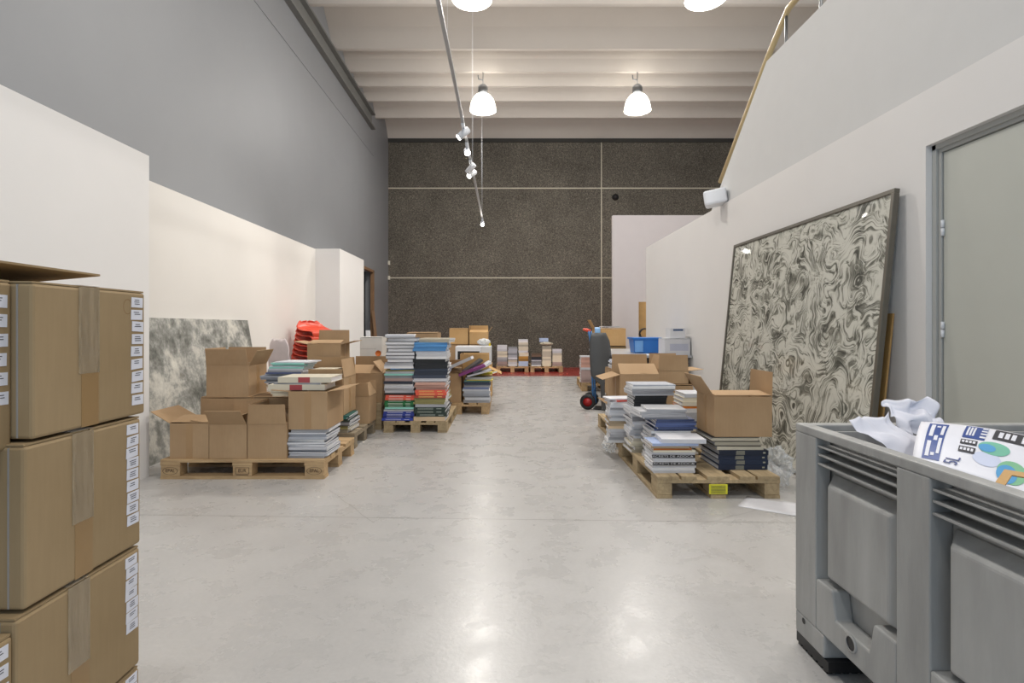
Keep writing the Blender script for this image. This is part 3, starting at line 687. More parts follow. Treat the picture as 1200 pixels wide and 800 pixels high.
# ---------- right front pallet
G1 = 'books at the front left corner of the right pallet'; W1 = 'nearest stack on the right pallet'
stack(1.13, 3.70, PT, .285, .21, [('white', 3, .0165), ('white', 1, .025, dict(word='dark-spined white', mark=('C9C9CC', '"MACRETS DE ADOCA'), soft=False, sw=1.03, dx=-.005)), ('white', 1, .022), ('white', 1, .025, dict(word='dark-spined white', mark=('C9C9CC', '"MACRETS DE ADOCA'), soft=False, sw=1.0)),
      ('pale grey', 1, .014), ('cream', 1, .014), ('orange', 1, .014, dict(sw=.9, dx=-.01, word='orange-edged')), ('beige', 1, .014, dict(dx=-.02, sw=.9)), ('pale blue', 1, .018, dict(dx=.01, sw=1.08)), ('white', 1, .028, dict(dx=.07, sw=1.02, rz=-2))], W1, G1, jit=.006, rzj=1.2)
stack(1.19, 3.975, PT, .285, .25, [('white', 4, .022), ('pale grey', 4, .022), ('white', 3, .018), ('steel blue', 6, .0135, dict(dx=.03)), ('silver', 1, .016, dict(dx=-.03, sw=1.1)), ('white', 2, .02, dict(dx=-.06, sw=1.15, rz=4)), ('white', 1, .016, dict(dx=-.03, rz=-6))],
      'blue-topped stack on the right pallet', 'books in the second stack on the right pallet', jit=.012, rzj=3)
stack(1.14, 4.30, PT, .32, .25, [('cream', 5, .022), ('white', 6, .022), ('pale grey', 3, .018), ('pale grey', 2, .022)], 'base under the black-spined set', 'magazines under the black-spined books', jit=.014, rzj=4)
zt = PT+.110+.132+.054+.044
zt = stack(1.14, 4.32, zt, .26, .24, [('black', 6, .0165, dict(soft=True))], 'black-spined set on the right pallet', 'black-spined magazines', jit=.006, rzj=1)
stack(1.15, 4.30, zt, .33, .25, [('white', 1, .022), ('pale grey', 2, .016), ('white', 1, .02), ('silver', 1, .012)], 'covers lying on the black-spined set', 'covers on the black-spined set', jit=.01)
stack(.985, 4.615, PT, .20, .19, [('white', 5, .024), ('beige', 3, .022), ('pale grey', 5, .022), ('white', 2, .022)], 'pile under the fanned red magazine', 'magazines at the left edge', jit=.014, rzj=6)
stack(1.015, 4.05, .42, .09, .20, [('white', 1, .012)], 'lip beside the red magazine', 'loose magazines') if False else None
# red covered loose magazines hanging out at the left
for k, (cn, dz, dx, rz_) in enumerate((('white', 0, 0, 14), ('red', .013, .02, 18), ('white', .026, -.02, 8))):
    book(.995+dx, 4.62, .476+.001+dz, .22, .18, .012, rad(rz_), cn, '%s magazine fanned out on the left edge pile, %s of three' % (cn, ('lowest', 'middle', 'topmost')[k]), 'fanned magazines at the left edge')
# navy books
stack(1.625, 3.84, PT, .335, .34, [('navy', 4, .0335, dict(mark=('A7A797', 'navy'), soft=False, sw=1.0, pages=None))], 'navy set on the right pallet', 'navy hardbacks', jit=.005, rzj=.6)
z = PT+.134
stack(1.585, 3.84, z, .325, .33, [('cream', 1, .026, dict(dx=.02)), ('black', 1, .006), ('cream', 1, .024), ('black', 1, .006, dict(dx=-.01)), ('cream', 1, .022, dict(dx=-.01)), ('black', 1, .006, dict(dx=-.01))], 'set between navy books and open box', 'cream and black books', jit=.005, rzj=.8, soft=False)
z += .0905
carton(1.425, 1.815, 3.66, 4.00, z+.001, .272, 'open box on top of the navy books, in front of the leaning framed print', dict(l=124, f=5, b=None, r=92), tape='l', L=.165)
stack(1.56, 4.46, PT, .26, .27, [('white', 4, .034), ('cream', 2, .034), ('black', 1, .012), ('white', 3, .034), ('orange', 1, .02), ('cream', 2, .034), ('white', 1, .03)], 'stack behind the box on the navy books', 'books behind the open right box', jit=.014, rzj=4, soft=False)
# ---------- boxes on the pallet behind
carton(1.055, 1.40, 4.88, 5.26, PT, .265, 'lower box of the front column on the second right pallet, flap pulled out', dict(l=172, f=6, b=4, r=3), tape='l', L=.15)
carton(1.045, 1.40, 4.88, 5.27, .422, .262, 'upper box of the front column on the second right pallet, front flap folded back', dict(l=196, f=32, b=95, r=4), tape='l', L=.165)
carton(1.07, 1.42, 5.31, 5.69, PT, .265, 'lower box of the rear column on the second right pallet', tape='l')
carton(1.06, 1.41, 5.31, 5.69, .422, .262, 'upper box of the rear column on the second right pallet, carrying white magazines', tape='l')
stack(1.17, 5.46, .697, .19, .24, [('white', 3, .02), ('pale blue', 1, .014), ('white', 1, .014)], 'pile on the rear column of boxes', 'white magazines on the rear boxes', jit=.01)
carton(1.43, 1.74, 4.98, 5.34, PT, .428, 'tall brown box beside the two box columns, behind the book stacks', dict(f=4, r=60, l=3, b=3), tape='', L=.13)
carton(1.425, 1.705, 5.00, 5.33, .59, .12, 'shallow open box with upright front flap on the tall brown box', dict(f=91, l=70, r=175, b=95), tape='', L=.145)

# bubble wrap and loose papers
blob('bubble_wrap', (1.94, 3.86, 0), .10, .14, .115, M_bubble, 'crumpled clear bubble wrap on the floor beside the navy books', 'plastic wrap', amp=.32, freq=2.6, seed=2, sub=5)
blob('plastic_film', (.93, 4.78, 0), .055, .10, .05, M_bubble, 'small crumpled clear film on the floor between the two right pallets', 'plastic wrap', amp=.5, freq=3, seed=8)
def sheet(name, pts, z, m, label, cat):
    q = MB(); q.grid(lambda u, v: tuple((1-u)*((1-v)*Vector(pts[0])+v*Vector(pts[3]))+u*((1-v)*Vector(pts[1])+v*Vector(pts[2]))+Vector((0, 0, z+.012*max(0, u-.6)**1.0*math.sin(3*v+.5)))), 12, 6)
    return tag(q.build(name, m, solid=.0006), label, cat)
sheet('paper_sheet', [(1.45, 3.36, 0), (1.78, 3.14, 0), (1.93, 3.38, 0), (1.60, 3.56, 0)], .0012, flat('D6D6DA', .6), 'large white sheet of paper on the floor between pallet and grey bin', 'paper')

# ------------------------------------------------------------------ red and white chairs
def chair(label, m, loc, rz, group=None, tall=0):
    r = empty('moulded_chair', loc, rz, label, 'chair', group)
    # centre line (x forward, z up): rolled back rim, scooped seat, front curve, foot
    if tall:
        P = [(-.24, .82), (-.239, .812), (-.238, .79), (-.235, .74), (-.22, .62), (-.20, .52), (-.15, .45), (-.04, .42), (.08, .43), (.16, .44), (.21, .42), (.19, .34), (.13, .22), (.09, .12), (.11, .04), (.20, .006)]
        P = [(a, b*1.16) for a, b in P]
        W = [.03, .08, .125, .17, .19, .205, .23, .24, .235, .23, .22, .20, .185, .19, .21, .235]
    else:
        P = [(-.30, .60), (-.298, .594), (-.285, .565), (-.25, .525), (-.19, .49), (-.10, .465), (0, .455), (.10, .455), (.18, .46), (.225, .44), (.205, .36), (.15, .24), (.10, .14), (.12, .05), (.22, .006)]
        P = [(a, b+.045*min(1, b/.4)) for a, b in P]
        W = [.02, .08, .145, .19, .225, .245, .245, .24, .23, .22, .20, .185, .19, .21, .235]
    def fn(u, v):
        t = u*(len(P)-1); i = min(int(t), len(P)-2); f = t-i
        x = P[i][0]*(1-f)+P[i+1][0]*f; z = P[i][1]*(1-f)+P[i+1][1]*f; wd = W[i]*(1-f)+W[i+1]*f
        s = (v-.5)*2
        curl = .055*max(0, 1-t/8)*s*s
        return (x+curl*(1 if t < 3.5 else .0)*.6, s*wd, z+curl*(1.0 if t > 1.5 else .2))
    MB().grid(fn, 39, 16).build('shell', m, r, solid=.007)
    return r
nc = 9
for k in range(nc):
    chair('red moulded plastic chair, %s in the stack by the white column' % ('topmost' if k == nc-1 else 'lowest' if k == 0 else ORD[k]+' from bottom'), M_red,
          (-2.75+.012*k, 7.70, .001+.069*k), rad(-40), 'stacked red chairs')
chair('pinkish white moulded chair with rounded back, left of the red chair stack', mat('pinkish_white_plastic', 'D5C9CA', rough=.3), (-2.72, 6.95, 0), rad(62), tall=1)
# leaning boards near the doorway
lb = MB().hexa([(-2.60, 10.4, 0), (-2.52, 10.4, 0), (-2.52, 10.44, 0), (-2.60, 10.44, 0)], [(-2.67, 10.4, 1.05), (-2.59, 10.4, 1.05), (-2.59, 10.44, 1.05), (-2.67, 10.44, 1.05)]).build('white_plank', M_whm)
tag(lb, 'slim white board leaning by the end of the white column', 'board')
lb = MB().hexa([(-3.05, 13.0, 0), (-3.0, 13.0, 0), (-3.0, 13.08, 0), (-3.05, 13.08, 0)], [(-3.19, 13.0, 1.5), (-3.14, 13.0, 1.5), (-3.14, 13.08, 1.5), (-3.19, 13.08, 1.5)]).build('wooden_plank', mat('brown_wood_plank', '97775A', rough=.7))
tag(lb, 'narrow brown plank leaning in the dark doorway', 'board')

# ------------------------------------------------------------------ pictures
def leaning(name, y0, y1, xb, xt, H, th, m_face, m_frame, fw, label, cat, facing):
    """panel leaning on a side wall; facing +1 looks to +x, -1 to -x. local: x along y-world, z up"""
    ang = math.atan2(xt-xb, H); L = math.hypot(xt-xb, H)
    r = empty(name, (xb, (y0+y1)/2, 0), 0, label, cat, rot=(0, ang, 0))
    hy = (y1-y0)/2
    t0, t1 = (0, th) if facing < 0 else (-th, 0)
    z0 = .0 if ang*facing < 0 else 0
    if m_frame:
        for (a, b, c, d, nm) in ((-hy, hy, 0, fw, 'frame_rail'), (-hy, hy, L-fw, L, 'frame_rail'), (-hy, -hy+fw, fw, L-fw, 'frame_stile'), (hy-fw, hy, fw, L-fw, 'frame_stile')):
            MB().box(t0, t1, a, b, c, d).build(nm, m_frame, r, bevel=.003)
        i = .012
        MB().box(t0+(i if facing < 0 else .004), t1-(.004 if facing < 0 else i), -hy+fw, hy-fw, fw, L-fw).build('picture', m_face, r)
    else:
        MB().box(t0, t1, -hy, hy, 0, L).build('picture', m_face, r)
    return r
leaning('framed_print', 3.30, 5.62, 2.19, 2.385, 1.965, .035, M_print, M_frame, .028, 'huge framed black-and-white foliage print leaning on the right wall', 'picture', -1)
leaning('painting', 4.30, 6.41, -2.84, -3.045, 1.195, .03, M_abs, None, 0, 'mottled grey abstract painting leaning on the left white wall', 'painting', 1)
leaning('wooden_board', 3.38, 4.3, 2.31, 2.43, 1.20, .012, M_oak, None, 0, 'tan wooden board tucked behind the near edge of the framed print', 'board', -1)

# ------------------------------------------------------------------ table, crates, hand truck
tb_ = empty('table', (1.90, 8.0, 0), 0, 'long grey-topped table against the right wall behind the boxes', 'table')
MB().box(-.46, .54, -1.0, 1.2, .715, .745).build('table_top', mat('grey_table_top', 'A9ABAE', rough=.3), tb_, bevel=.003)
MB().box(-.42, .50, -.90, -.86, .65, .715).box(-.42, .50, 1.06, 1.10, .65, .715).box(-.42, -.38, -.86, 1.06, .65, .715).box(.46, .50, -.86, 1.06, .65, .715).build('apron', M_black, tb_)
for x in (-.40, .50):
    for y in (-.88, 1.08): MB().box(x-.025, x+.025, y-.025, y+.025, 0, .65).build('leg', M_dkgrey, tb_)
cr = empty('storage_crate', (2.0, 7.72, .7455), 0, 'blue plastic storage crate on the grey table', 'crate')
q = MB(); q.hexa([(-.17, -.13, 0), (.17, -.13, 0), (.17, .13, 0), (-.17, .13, 0)], [(-.19, -.15, .20), (.19, -.15, .20), (.19, .15, .20), (-.19, .15, .20)])
q.build('body', M_blue, cr, bevel=.01); MB().box(-.205, .205, -.165, .165, .195, .222).build('rim', M_blue, cr, bevel=.005)
MB().box(-.192, -.19, -.06, .06, .02, .19).build('side_panel', M_blue, cr) if False else None
MB().box(-.17, -.06, -.1635, -.158, .02, .18).build('label_holder', mat('pale_blue_plastic', '6E9FD6', rough=.3), cr)
c_ = carton(2.10, 2.43, 7.06, 7.36, .7455, .21, 'white carton standing on the right end of the grey table', m=flat('CDCED2', .6), tape='', name='white_carton')
MB().box(-.10, .14, -.1512, -.1498, .06, .15).build('print_panel', flat('B4B8C8', .6), c_)
c_ = carton(2.18, 2.38, 7.10, 7.30, .969, .12, 'smaller white carton with blue top stripe, stacked on the white carton', m=flat('D2D3D6', .6), tape='', name='white_carton')
MB().box(-.06, .07, -.1012, -.0998, .095, .118).build('blue_stripe', flat('2F4C7A', .5), c_)
for k, (x, y, rz_) in enumerate(((2.02, 7.28, .2), (1.80, 7.12, -.1))):
    sheet('paper_sheet', [(x-.15, y-.05, 0), (x+.12, y-.08, 0), (x+.15, y+.10, 0), (x-.12, y+.12, 0)], .7465, flat('CFCFD2', .6), ('white sheet lying between crate and cartons on the grey table', 'white sheet near the front left edge of the grey table')[k], 'paper')
c_ = carton(1.66, 2.17, 9.62, 9.95, PT, .62, 'lower closed box on the far right pallet, under the large tan box', tape='', m=M_card2)
c_ = carton(1.62, 2.16, 9.60, 9.97, .78, .30, 'large tan box behind the blue crate, loose papers on top', dict(l=118, f=2, b=2, r=3), tape='', m=M_card3, L=.18)
for k, (x, y, w_, c) in enumerate(((1.78, 9.78, .28, 'white'), (1.98, 9.80, .26, 'pale grey'), (1.90, 9.78, .30, 'silver'))):
    book(x, y, 1.091+.013*k, w_, .22, .012, rad(5*k), c, '%s paper bundle on the large tan box' % c, 'papers on the tan box')
bl = MB().grid(lambda u, v: (1.60+.06*math.sin(2*v), 9.57-.004*math.sin(9*u), .85+.26*u+.01*math.sin(7*v)) if False else (1.60+.10*v, 9.575-.02*math.sin(3*u), .86+.25*u), 8, 6).build('blue_plastic_wrap', mat('pale_blue_film', '7FA9D2', rough=.25), solid=.002)
tag(bl, 'pale blue plastic film hanging over the corner of the tan box', 'plastic wrap')
# pinkish books on far right pallet
stack(1.62, 9.62, PT, .22, .24, [('dusty pink', 5, .045), ('white', 1, .02), ('dusty pink', 4, .045), ('pink', 1, .03)], 'pinkish stack beyond the hand truck', 'pinkish books on the far right pallet', jit=.006, rzj=1) if False else \
stack(1.455, 9.52, PT, .24, .22, [('dusty pink', 5, .045), ('white', 2, .02), ('pink', 4, .045), ('white', 1, .02)], 'pinkish stack beyond the hand truck', 'pinkish books on the far right pallet', jit=.006, rzj=1, soft=False)
stack(1.48, 9.85, PT, .14, .20, [('pale blue', 3, .06), ('silver', 3, .06), ('white', 2, .05)], 'pale stack behind the pinkish books', 'pale books on the far right pallet', jit=.006, rzj=1, soft=False) if False else None
# tan board with hole
bd = empty('wooden_board', (2.60, 10.0, 0), 0, 'tall tan wooden board with a small hole, showing past the right wall end', 'board')
MB().box(-.11, .10, -.012, .012, 0, 1.58).build('panel', M_oak, bd)
MB().lathe([(0, -.001), (.014, -.001), (.014, .001)], 12, M=Matrix.Translation((-.05, -.0125, 1.47)) @ Matrix.Rotation(PI/2, 4, 'X')).build('hole', M_black, bd)
# black coiled cable on tan box
q = MB()
for i in range(4): q.tube([(.085*math.cos(2*PI*k/20), .02*i-.03, .085*math.sin(2*PI*k/20)+.10) for k in range(21)], .012, 8, cap=False)
cb = q.build('coiled_cable', M_black); cb.location = (2.44, 9.4, .90); tag(cb, 'coil of black cable between tan box and right wall end', 'cable')
sb = carton(2.26, 2.62, 9.25, 9.55, .0, .90, 'tall narrow box under the black cable coil', tape='')

# hand truck
ht = empty('hand_truck', (1.24, 7.42, 0), rad(72), 'blue hand truck with red grips and black wheels, left of the table', 'hand truck')
for x in (-.10, .10):
    MB().tube([(x, 0, .06), (x, .02, .5), (x, .05, .98), (x, .07, 1.06)], .013).build('upright', M_bluem, ht)
    MB().tube([(x, .07, 1.06), (x-.01, .14, 1.085)], .018).build('grip', M_red, ht)
    wx = x*1.55
    wh = MB(); Mx = Matrix.Translation((wx, .07, .105)) @ Matrix.Rotation(PI/2, 4, 'Y')
    wh.lathe([(.062, -.022), (.098, -.024), (.105, -.01), (.105, .01), (.098, .024), (.062, .022)], 28, M=Mx)
    wo = wh.build('wheel', M_black, ht)
    MB().lathe([(0, -.016), (.02, -.018), (.022, -.010), (.064, -.014), (.064, .014), (.022, .010), (.02, .018), (0, .016)], 20, M=Mx).build('hub', M_hubred, wo)
for z_ in (.25, .6): MB().tube([(-.10, .01+.03*z_, z_), (.10, .01+.03*z_, z_)], .011).build('crossbar', M_bluem, ht)
MB().tube([(-.17, .07, .105), (.17, .07, .105)], .010).build('axle', M_steel, ht)
MB().box(-.14, .14, -.22, 0, .008, .016).build('toe_plate', M_black, ht, bevel=.002)
def shellfn(u, v):
    s = (v-.5)*2; z_ = .018+1.02*u; wd = (.022+.128*min(1, max(0, (u-.33)/.12))) if u < .6 else .15*(1-.9*(u-.6)**2) if u < .9 else .15*(.919-3*(u-.9))
    return (s*wd+.03*(1-u)*(1), -.065-.05*(1-u)+.05*u*u+.05*s*s, z_)
sh = MB().grid(shellfn, 18, 12).build('seat_shell', M_dkgrey, solid=.012); sh.location = (1.265, 7.17, 0); sh.rotation_euler = (0, 0, rad(10))
tag(sh, 'dark grey curved plastic panel propped upright against the hand truck', 'chair shell')

# ------------------------------------------------------------------ grey pallet bin
def make_bin():
    X0, Xm, Ya, Yb = 1.03, 2.03, .816, 1.912
    r = empty('pallet_bin', (0, 0, 0), 0, 'large worn grey plastic pallet bin full of waste paper, front right corner', 'bin')
    r.location = ((X0+Xm)/2, (Ya+Yb)/2, 0)
    off = Vector((-(X0+Xm)/2, -(Ya+Yb)/2, 0))
    def B(name, mb, m=M_bin, parent=r, bevel=.004, **k):
        mb.v = [v+off for v in mb.v]
        return mb.build(name, m, parent, bevel=bevel, **k)
    yc = (Ya+Yb)/2; H = .777
    # inner tub
    q = MB(); t = .012; a = .058
    q.box(X0+a, X0+a+t, Ya+a, Yb-a, .12, H-.02); q.box(Xm-a-t, Xm-a, Ya+a, Yb-a, .12, H-.02); q.box(X0+a, Xm-a, Ya+a, Ya+a+t, .12, H-.02); q.box(X0+a, Xm-a, Yb-a-t, Yb-a, .12, H-.02)
    q.box(X0+a, Xm-a, Ya+a, Yb-a, .12, .14); B('tub', q, bevel=0)
    q = MB(); rw_ = .045
    q.box(X0, X0+rw_, Ya, Yb, H-.028, H); q.box(Xm-rw_, Xm, Ya, Yb, H-.028, H); q.box(X0+rw_, Xm-rw_, Ya, Ya+rw_, H-.028, H); q.box(X0+rw_, Xm-rw_, Yb-rw_, Yb, H-.028, H)
    B('rim', q, bevel=.005)
    # posts: corners and centres on all four sides
    def post(x0, x1, y0, y1, zb): return MB().box(x0, x1, y0, y1, zb, H-.028)
    cw = .125
    for (xs, sx) in ((X0, 1), (Xm, -1)):
        for (yy, sy) in ((Ya, 1), (Yb, -1)):
            q = MB(); q.prism([(xs, yy), (xs+sx*.075, yy), (xs+sx*.058, yy+sy*.058), (xs+sx*.058, yy+sy*cw*.7), (xs+sx*.05, yy+sy*cw), (xs, yy+sy*cw)], 2, .12, H-.028); B('corner_post', q)
            q = MB().box(min(xs, xs+sx*.12), max(xs, xs+sx*.12), min(yy, yy+sy*.17), max(yy, yy+sy*.17), .045, .12); B('corner_foot', q, bevel=.006)
            q = MB()
            q.box(min(xs+sx*.003, xs+sx*.14), max(xs+sx*.003, xs+sx*.14), min(yy+sy*.003, yy+sy*.19), max(yy+sy*.003, yy+sy*.19), .012, .045)
            for i in range(5):
                for j_ in range(6):
                    xx = xs+sx*(.016+.027*i); y2 = yy+sy*(.016+.030*j_); q.box(xx-.009, xx+.009, y2-.009, y2+.009, 0, .012)
            B('black_foot_pad', q, M_black, bevel=0)
        xo0, xo1 = (xs, xs+sx*.058) if sx > 0 else (xs+sx*.058, xs)
        B('centre_post', post(xo0, xo1, yc-.056, yc+.056, .12))
        for s in (1, -1):
            ya, yb = (yc+.056, Yb-cw) if s > 0 else (Ya+cw, yc-.056)
            # horizontal fins under the rim
            for zf in (.722, .694, .664):
                q = MB().box(min(xs+sx*.006, xs+sx*.058), max(xs+sx*.006, xs+sx*.058), ya, yb, zf-.003, zf+.003); B('rib', q, bevel=.001)
            # raised bevelled panel
            m_ = .045; xo = xs+sx*.057; xi = xs+sx*.012
            bot = [(xo, ya+.008, .285), (xo, yb-.008, .285), (xo, yb-.008, .635), (xo, ya+.008, .635)]
            top = [(xi, ya+m_, .31), (xi, yb-m_, .31), (xi, yb-m_, .60), (xi, ya+m_, .60)]
            q = MB(); q.hexa(bot, top); B('side_panel', q, bevel=.006)
            # stepped ledge with fork notch and bolt hole
            n0, n1 = (ya+yb)/2-.065, (ya+yb)/2+.065
            P = [(ya, .12), (yb, .12), (yb, .285), (n1+.03, .285), (n1+.012, .20), (n0-.012, .20), (n0-.03, .285), (ya, .285)]
            q = MB(); q.prism(P, 0, min(xs, xs+sx*.058), max(xs, xs+sx*.058)); B('base_ledge', q, bevel=.006)
            Mx = Matrix.Translation((xs-sx*.001, (n0+n1)/2, .175)) @ Matrix.Rotation(PI/2, 4, 'Y')
            q = MB().lathe([(.020, -.003), (.026, -.003), (.026, .003), (.020, .003), (.020, -.003)], 20, M=Mx); o = B('bolt_ring', q, bevel=0)
            q = MB().lathe([(0, 0), (.0198, 0)], 20, M=Mx); B('bolt_hole', q, M_black, parent=r, bevel=0)
        # small round drain in the corner
        Mx = Matrix.Translation((xs-sx*.0012, Yb-.055, .105)) @ Matrix.Rotation(PI/2, 4, 'Y')
        q = MB().lathe([(0, 0), (.010, 0)], 16, M=Mx); B('drain_hole', q, M_black, bevel=0)
    # seam line across posts (far/near ends)
    for yy, sy in ((Ya, 1), (Yb, -1)):
        yo0, yo1 = min(yy, yy+sy*.058), max(yy, yy+sy*.058); xc = (X0+Xm)/2
        B('centre_post', MB().box(xc-.056, xc+.056, yo0, yo1, .12, H-.028))
        B('end_panel', MB().box(X0+.12, Xm-.12, min(yy+sy*.014, yy+sy*.058), max(yy+sy*.014, yy+sy*.058), .285, .64))
        B('base_ledge', MB().box(X0+.12, Xm-.12, yo0, yo1, .12, .285))
    # tape residue
    q = MB(); q.box(X0+.0108, X0+.0120, 1.05, 1.075, .44, .56); q.box(X0+.0108, X0+.0120, 1.045, 1.08, .36, .44); B('tape_residue', q, mat('grubby_tape', '7B7A6C', rough=.6), bevel=0)
    return r
make_bin()
# waste in the bin: filler sheets, printed sack, card
def crump(name, c, sx, sy, sz, m, label, seed, group=None, fold=5):
    q = MB()
    def fn(u, v):
        x, y = (u-.5)*sx, (v-.5)*sy
        n_ = noise.noise(Vector((u*3.5+seed, v*3.5, seed)))+.2*noise.noise(Vector((u*7+seed, v*7, 2)))
        return (x+.02*n_, y+.03*noise.noise(Vector((u*4, v*4, seed+5))), sz*n_+.006*math.sin(fold*v))
    q.grid(fn, 28, 20)
    o = q.build(name, m, solid=.0008); o.location = c
    return tag(o, label, 'paper', group)
M_wp = flat('D3D4DE', .6)
o = crump('crumpled_paper', (1.20, 1.66, .772), .16, .19, .012, M_wp, 'folded white paper sheets at the left end of the bin contents', 1.3); o.rotation_euler = (rad(38), rad(-6), rad(18))
o = crump('crumpled_paper', (1.34, 1.76, .822), .15, .13, .022, M_wp, 'torn white paper sticking up behind the printed sack', 4.1); o.rotation_euler = (rad(50), 0, rad(-8))
o = crump('crumpled_paper', (1.60, 1.40, .60), .72, .80, .04, M_wp, 'waste paper layer under the printed sack in the bin', 7.7)
for k in range(3):
    o = crump('crumpled_paper', (1.52+.02*k, 1.36, .50-.06*k), .74, .82, .03, M_wp, 'waste paper layer deep in the bin, %s' % ('upper', 'middle', 'lower')[k], 9.7+k)
sk = empty('printed_sack', (0, 0, 0), 0, 'white printed paper sack with blue and black panels lying in the grey bin', 'sack')
TL, TR, BL, BR = Vector((1.285, 1.665, .822)), Vector((2.0, 1.50, .715)), Vector((1.112, 1.475, .742)), Vector((1.38, .98, .66))
def SP(u, v, lift=0):
    p = (1-u)*((1-v)*BL+v*TL)+u*((1-v)*BR+v*TR)
    p = p+Vector((0, 0, .018*math.sin(PI*min(1, max(0, v)))+.012*math.sin(PI*min(1, u*2))))
    nrm = (TR-BL).cross(TL-BR).normalized()
    if nrm.z < 0: nrm = -nrm
    return p+nrm*lift
MB().grid(lambda u, v: SP(u, v), 30, 14).build('sack_body', flat('DDDEE6', .45), sk, solid=.004)
def patch(name, pts, m, lift=.0032, parent=sk, n=6):
    q = MB(); A, B_, C_, D_ = pts
    def fn(u, v):
        a = (1-u)*((1-v)*A[0]+v*D_[0])+u*((1-v)*B_[0]+v*C_[0]); b = (1-u)*((1-v)*A[1]+v*D_[1])+u*((1-v)*B_[1]+v*C_[1])
        return SP(a, b, lift)
    q.grid(fn, n, n); return q.build(name, m, parent, fix=False)
def disc(name, cu, cv, ru, rv, m, lift=.0032, r0=0, parent=sk):
    q = MB(); q.grid(lambda u, v: SP(cu+ru*(r0+(1-r0)*u)*math.cos(2*PI*v), cv+rv*(r0+(1-r0)*u)*math.sin(2*PI*v), lift), 3, 24); return q.build(name, m, parent, fix=False)
def rect(u0, u1, v0, v1): return [(u0, v0), (u1, v0), (u1, v1), (u0, v1)]
NB = flat('26458C', .4); NK = flat('2A2A33', .4); WT = flat('DADBE3', .5)
a = patch('blue_panel', rect(.035, .105, .10, .92), NB)
for k, (u0, u1, v0, v1) in enumerate(((.045, .060, .50, .86), (.066, .080, .16, .82), (.086, .098, .55, .84), (.045, .060, .14, .40), (.086, .098, .2, .48))): patch('lettering', rect(u0, u1, v0, v1), WT, .0040, a, 2)
a = patch('blue_panel', rect(.165, .245, .58, .96), NB)
for k in range(3): patch('lettering', rect(.175+.011*k, .182+.011*k, .64, .92), WT, .0040, a, 2)
for k in range(4): patch('lettering', rect(.225, .245, .62+.09*k, .665+.09*k), WT, .0040, a, 2)
for v0 in (.30, .44):
    a = patch('black_panel', rect(.165, .225, v0, v0+.10), NK)
    for k in range(4): patch('lettering', rect(.170+.013*k, .179+.013*k, v0+.03, v0+.075), WT, .0040, a, 2)
a = patch('black_panel', rect(.268, .42, .66, .97), NK)
for k in range(3): patch('lettering', rect(.285+.022*k, .300+.022*k, .72, .90), WT, .0040, a, 2)
patch('lettering', rect(.365, .41, .70, .90), WT, .0040, a, 2)
disc('green_leaf', .285, .47, .055, .12, flat('6FB29A', .5)); disc('blue_leaf', .262, .45, .03, .07, flat('4B96C8', .5), .0037)
disc('green_leaf', .36, .20, .05, .14, flat('7CB58E', .5)); disc('blue_leaf', .345, .16, .035, .11, flat('4B96C8', .5), .0037)
disc('pale_map', .27, .28, .05, .10, flat('C4CCE2', .5), .0030)
g = disc('gold_badge', .47, .66, .045, .14, flat('9B8B62', .4)); disc('lettering', .455, .66, .008, .07, WT, .0040, 0, g); disc('lettering', .482, .66, .006, .05, WT, .0040, 0, g)
disc('ring_badge', .455, .42, .04, .12, flat('9B8B62', .4), .0034, .86)
o5 = SP(.155, .14, .0045); eu = (SP(.175, .14)-SP(.155, .14)).normalized(); ev = (SP(.155, .18)-SP(.155, .14)); ev = (ev-eu*ev.dot(eu)).normalized(); en = eu.cross(ev)
M5 = Matrix(((ev.x, -eu.x, en.x, o5.x), (ev.y, -eu.y, en.y, o5.y), (ev.z, -eu.z, en.z, o5.z), (0, 0, 0, 1)))
text('5L', .042, flat('3A4A80', .5), sk, M5)
cdp = MB().hexa([(1.10, 1.20, .745), (1.30, 1.02, .742), (1.36, 1.10, .742), (1.16, 1.28, .745)], [(1.10, 1.20, .749), (1.30, 1.02, .746), (1.36, 1.10, .746), (1.16, 1.28, .749)])
cdp = MB(); Mx = Matrix.Translation((1.155, 1.18, .765)) @ Matrix.Rotation(rad(-58), 4, 'Z') @ Matrix.Rotation(rad(20), 4, 'X')
for (x0, x1, y0, y1) in ((-.06, .06, .03, .05), (-.06, .06, -.05, -.03), (-.06, -.042, -.03, .03), (.042, .06, -.03, .03)): cdp.box(x0, x1, y0, y1, 0, .003, M=Mx)
tag(cdp.build('cardboard_piece', M_card3), 'small cardboard frame on the printed sack at the right frame edge', 'cardboard')

# ------------------------------------------------------------------ wall things
sp = empty('wall_speaker', (2.37, 6.06, 2.56), 0, 'white projector-like speaker on the right wall near the sloping edge', 'speaker', rot=(rad(-4), rad(-8), rad(-24)))
MB().box(-.12, .12, -.085, .085, -.085, .085).build('housing', M_whm, sp, bevel=.025)
MB().lathe([(0, 0), (.06, 0), (.062, .006)], 20, M=Matrix.Translation((-.122, 0, 0)) @ Matrix.Rotation(PI/2, 4, 'Y')).build('front_face', mat('light_grey_plastic', 'C4C6C8', rough=.5), sp)
MB().tube([(.10, .02, 0), (.165, .08, 0)], .02).build('bracket', M_whm, sp)
for k, z_ in enumerate((2.47+.16, 2.47)):
    o = MB().box(-.025, .025, -.03, .03, -.055, .055).build('junction_box', mat('cream_plastic', 'D8D3C4', rough=.5), bevel=.004); o.location = (-3.174, 14.869, (2.88, 2.47)[k])
    tag(o, ('upper', 'lower')[k]+' small white box in the corner of grey and dark walls', 'junction box')
dc = empty('dome_camera', (3.06, 14.899, 4.69), 0, 'small black dome camera on the dark back wall', 'camera')
MB().lathe([(.09, 0), (.09, .03), (.07, .04)], 20, M=Matrix.Rotation(PI/2, 4, 'X')).build('base', M_black, dc)
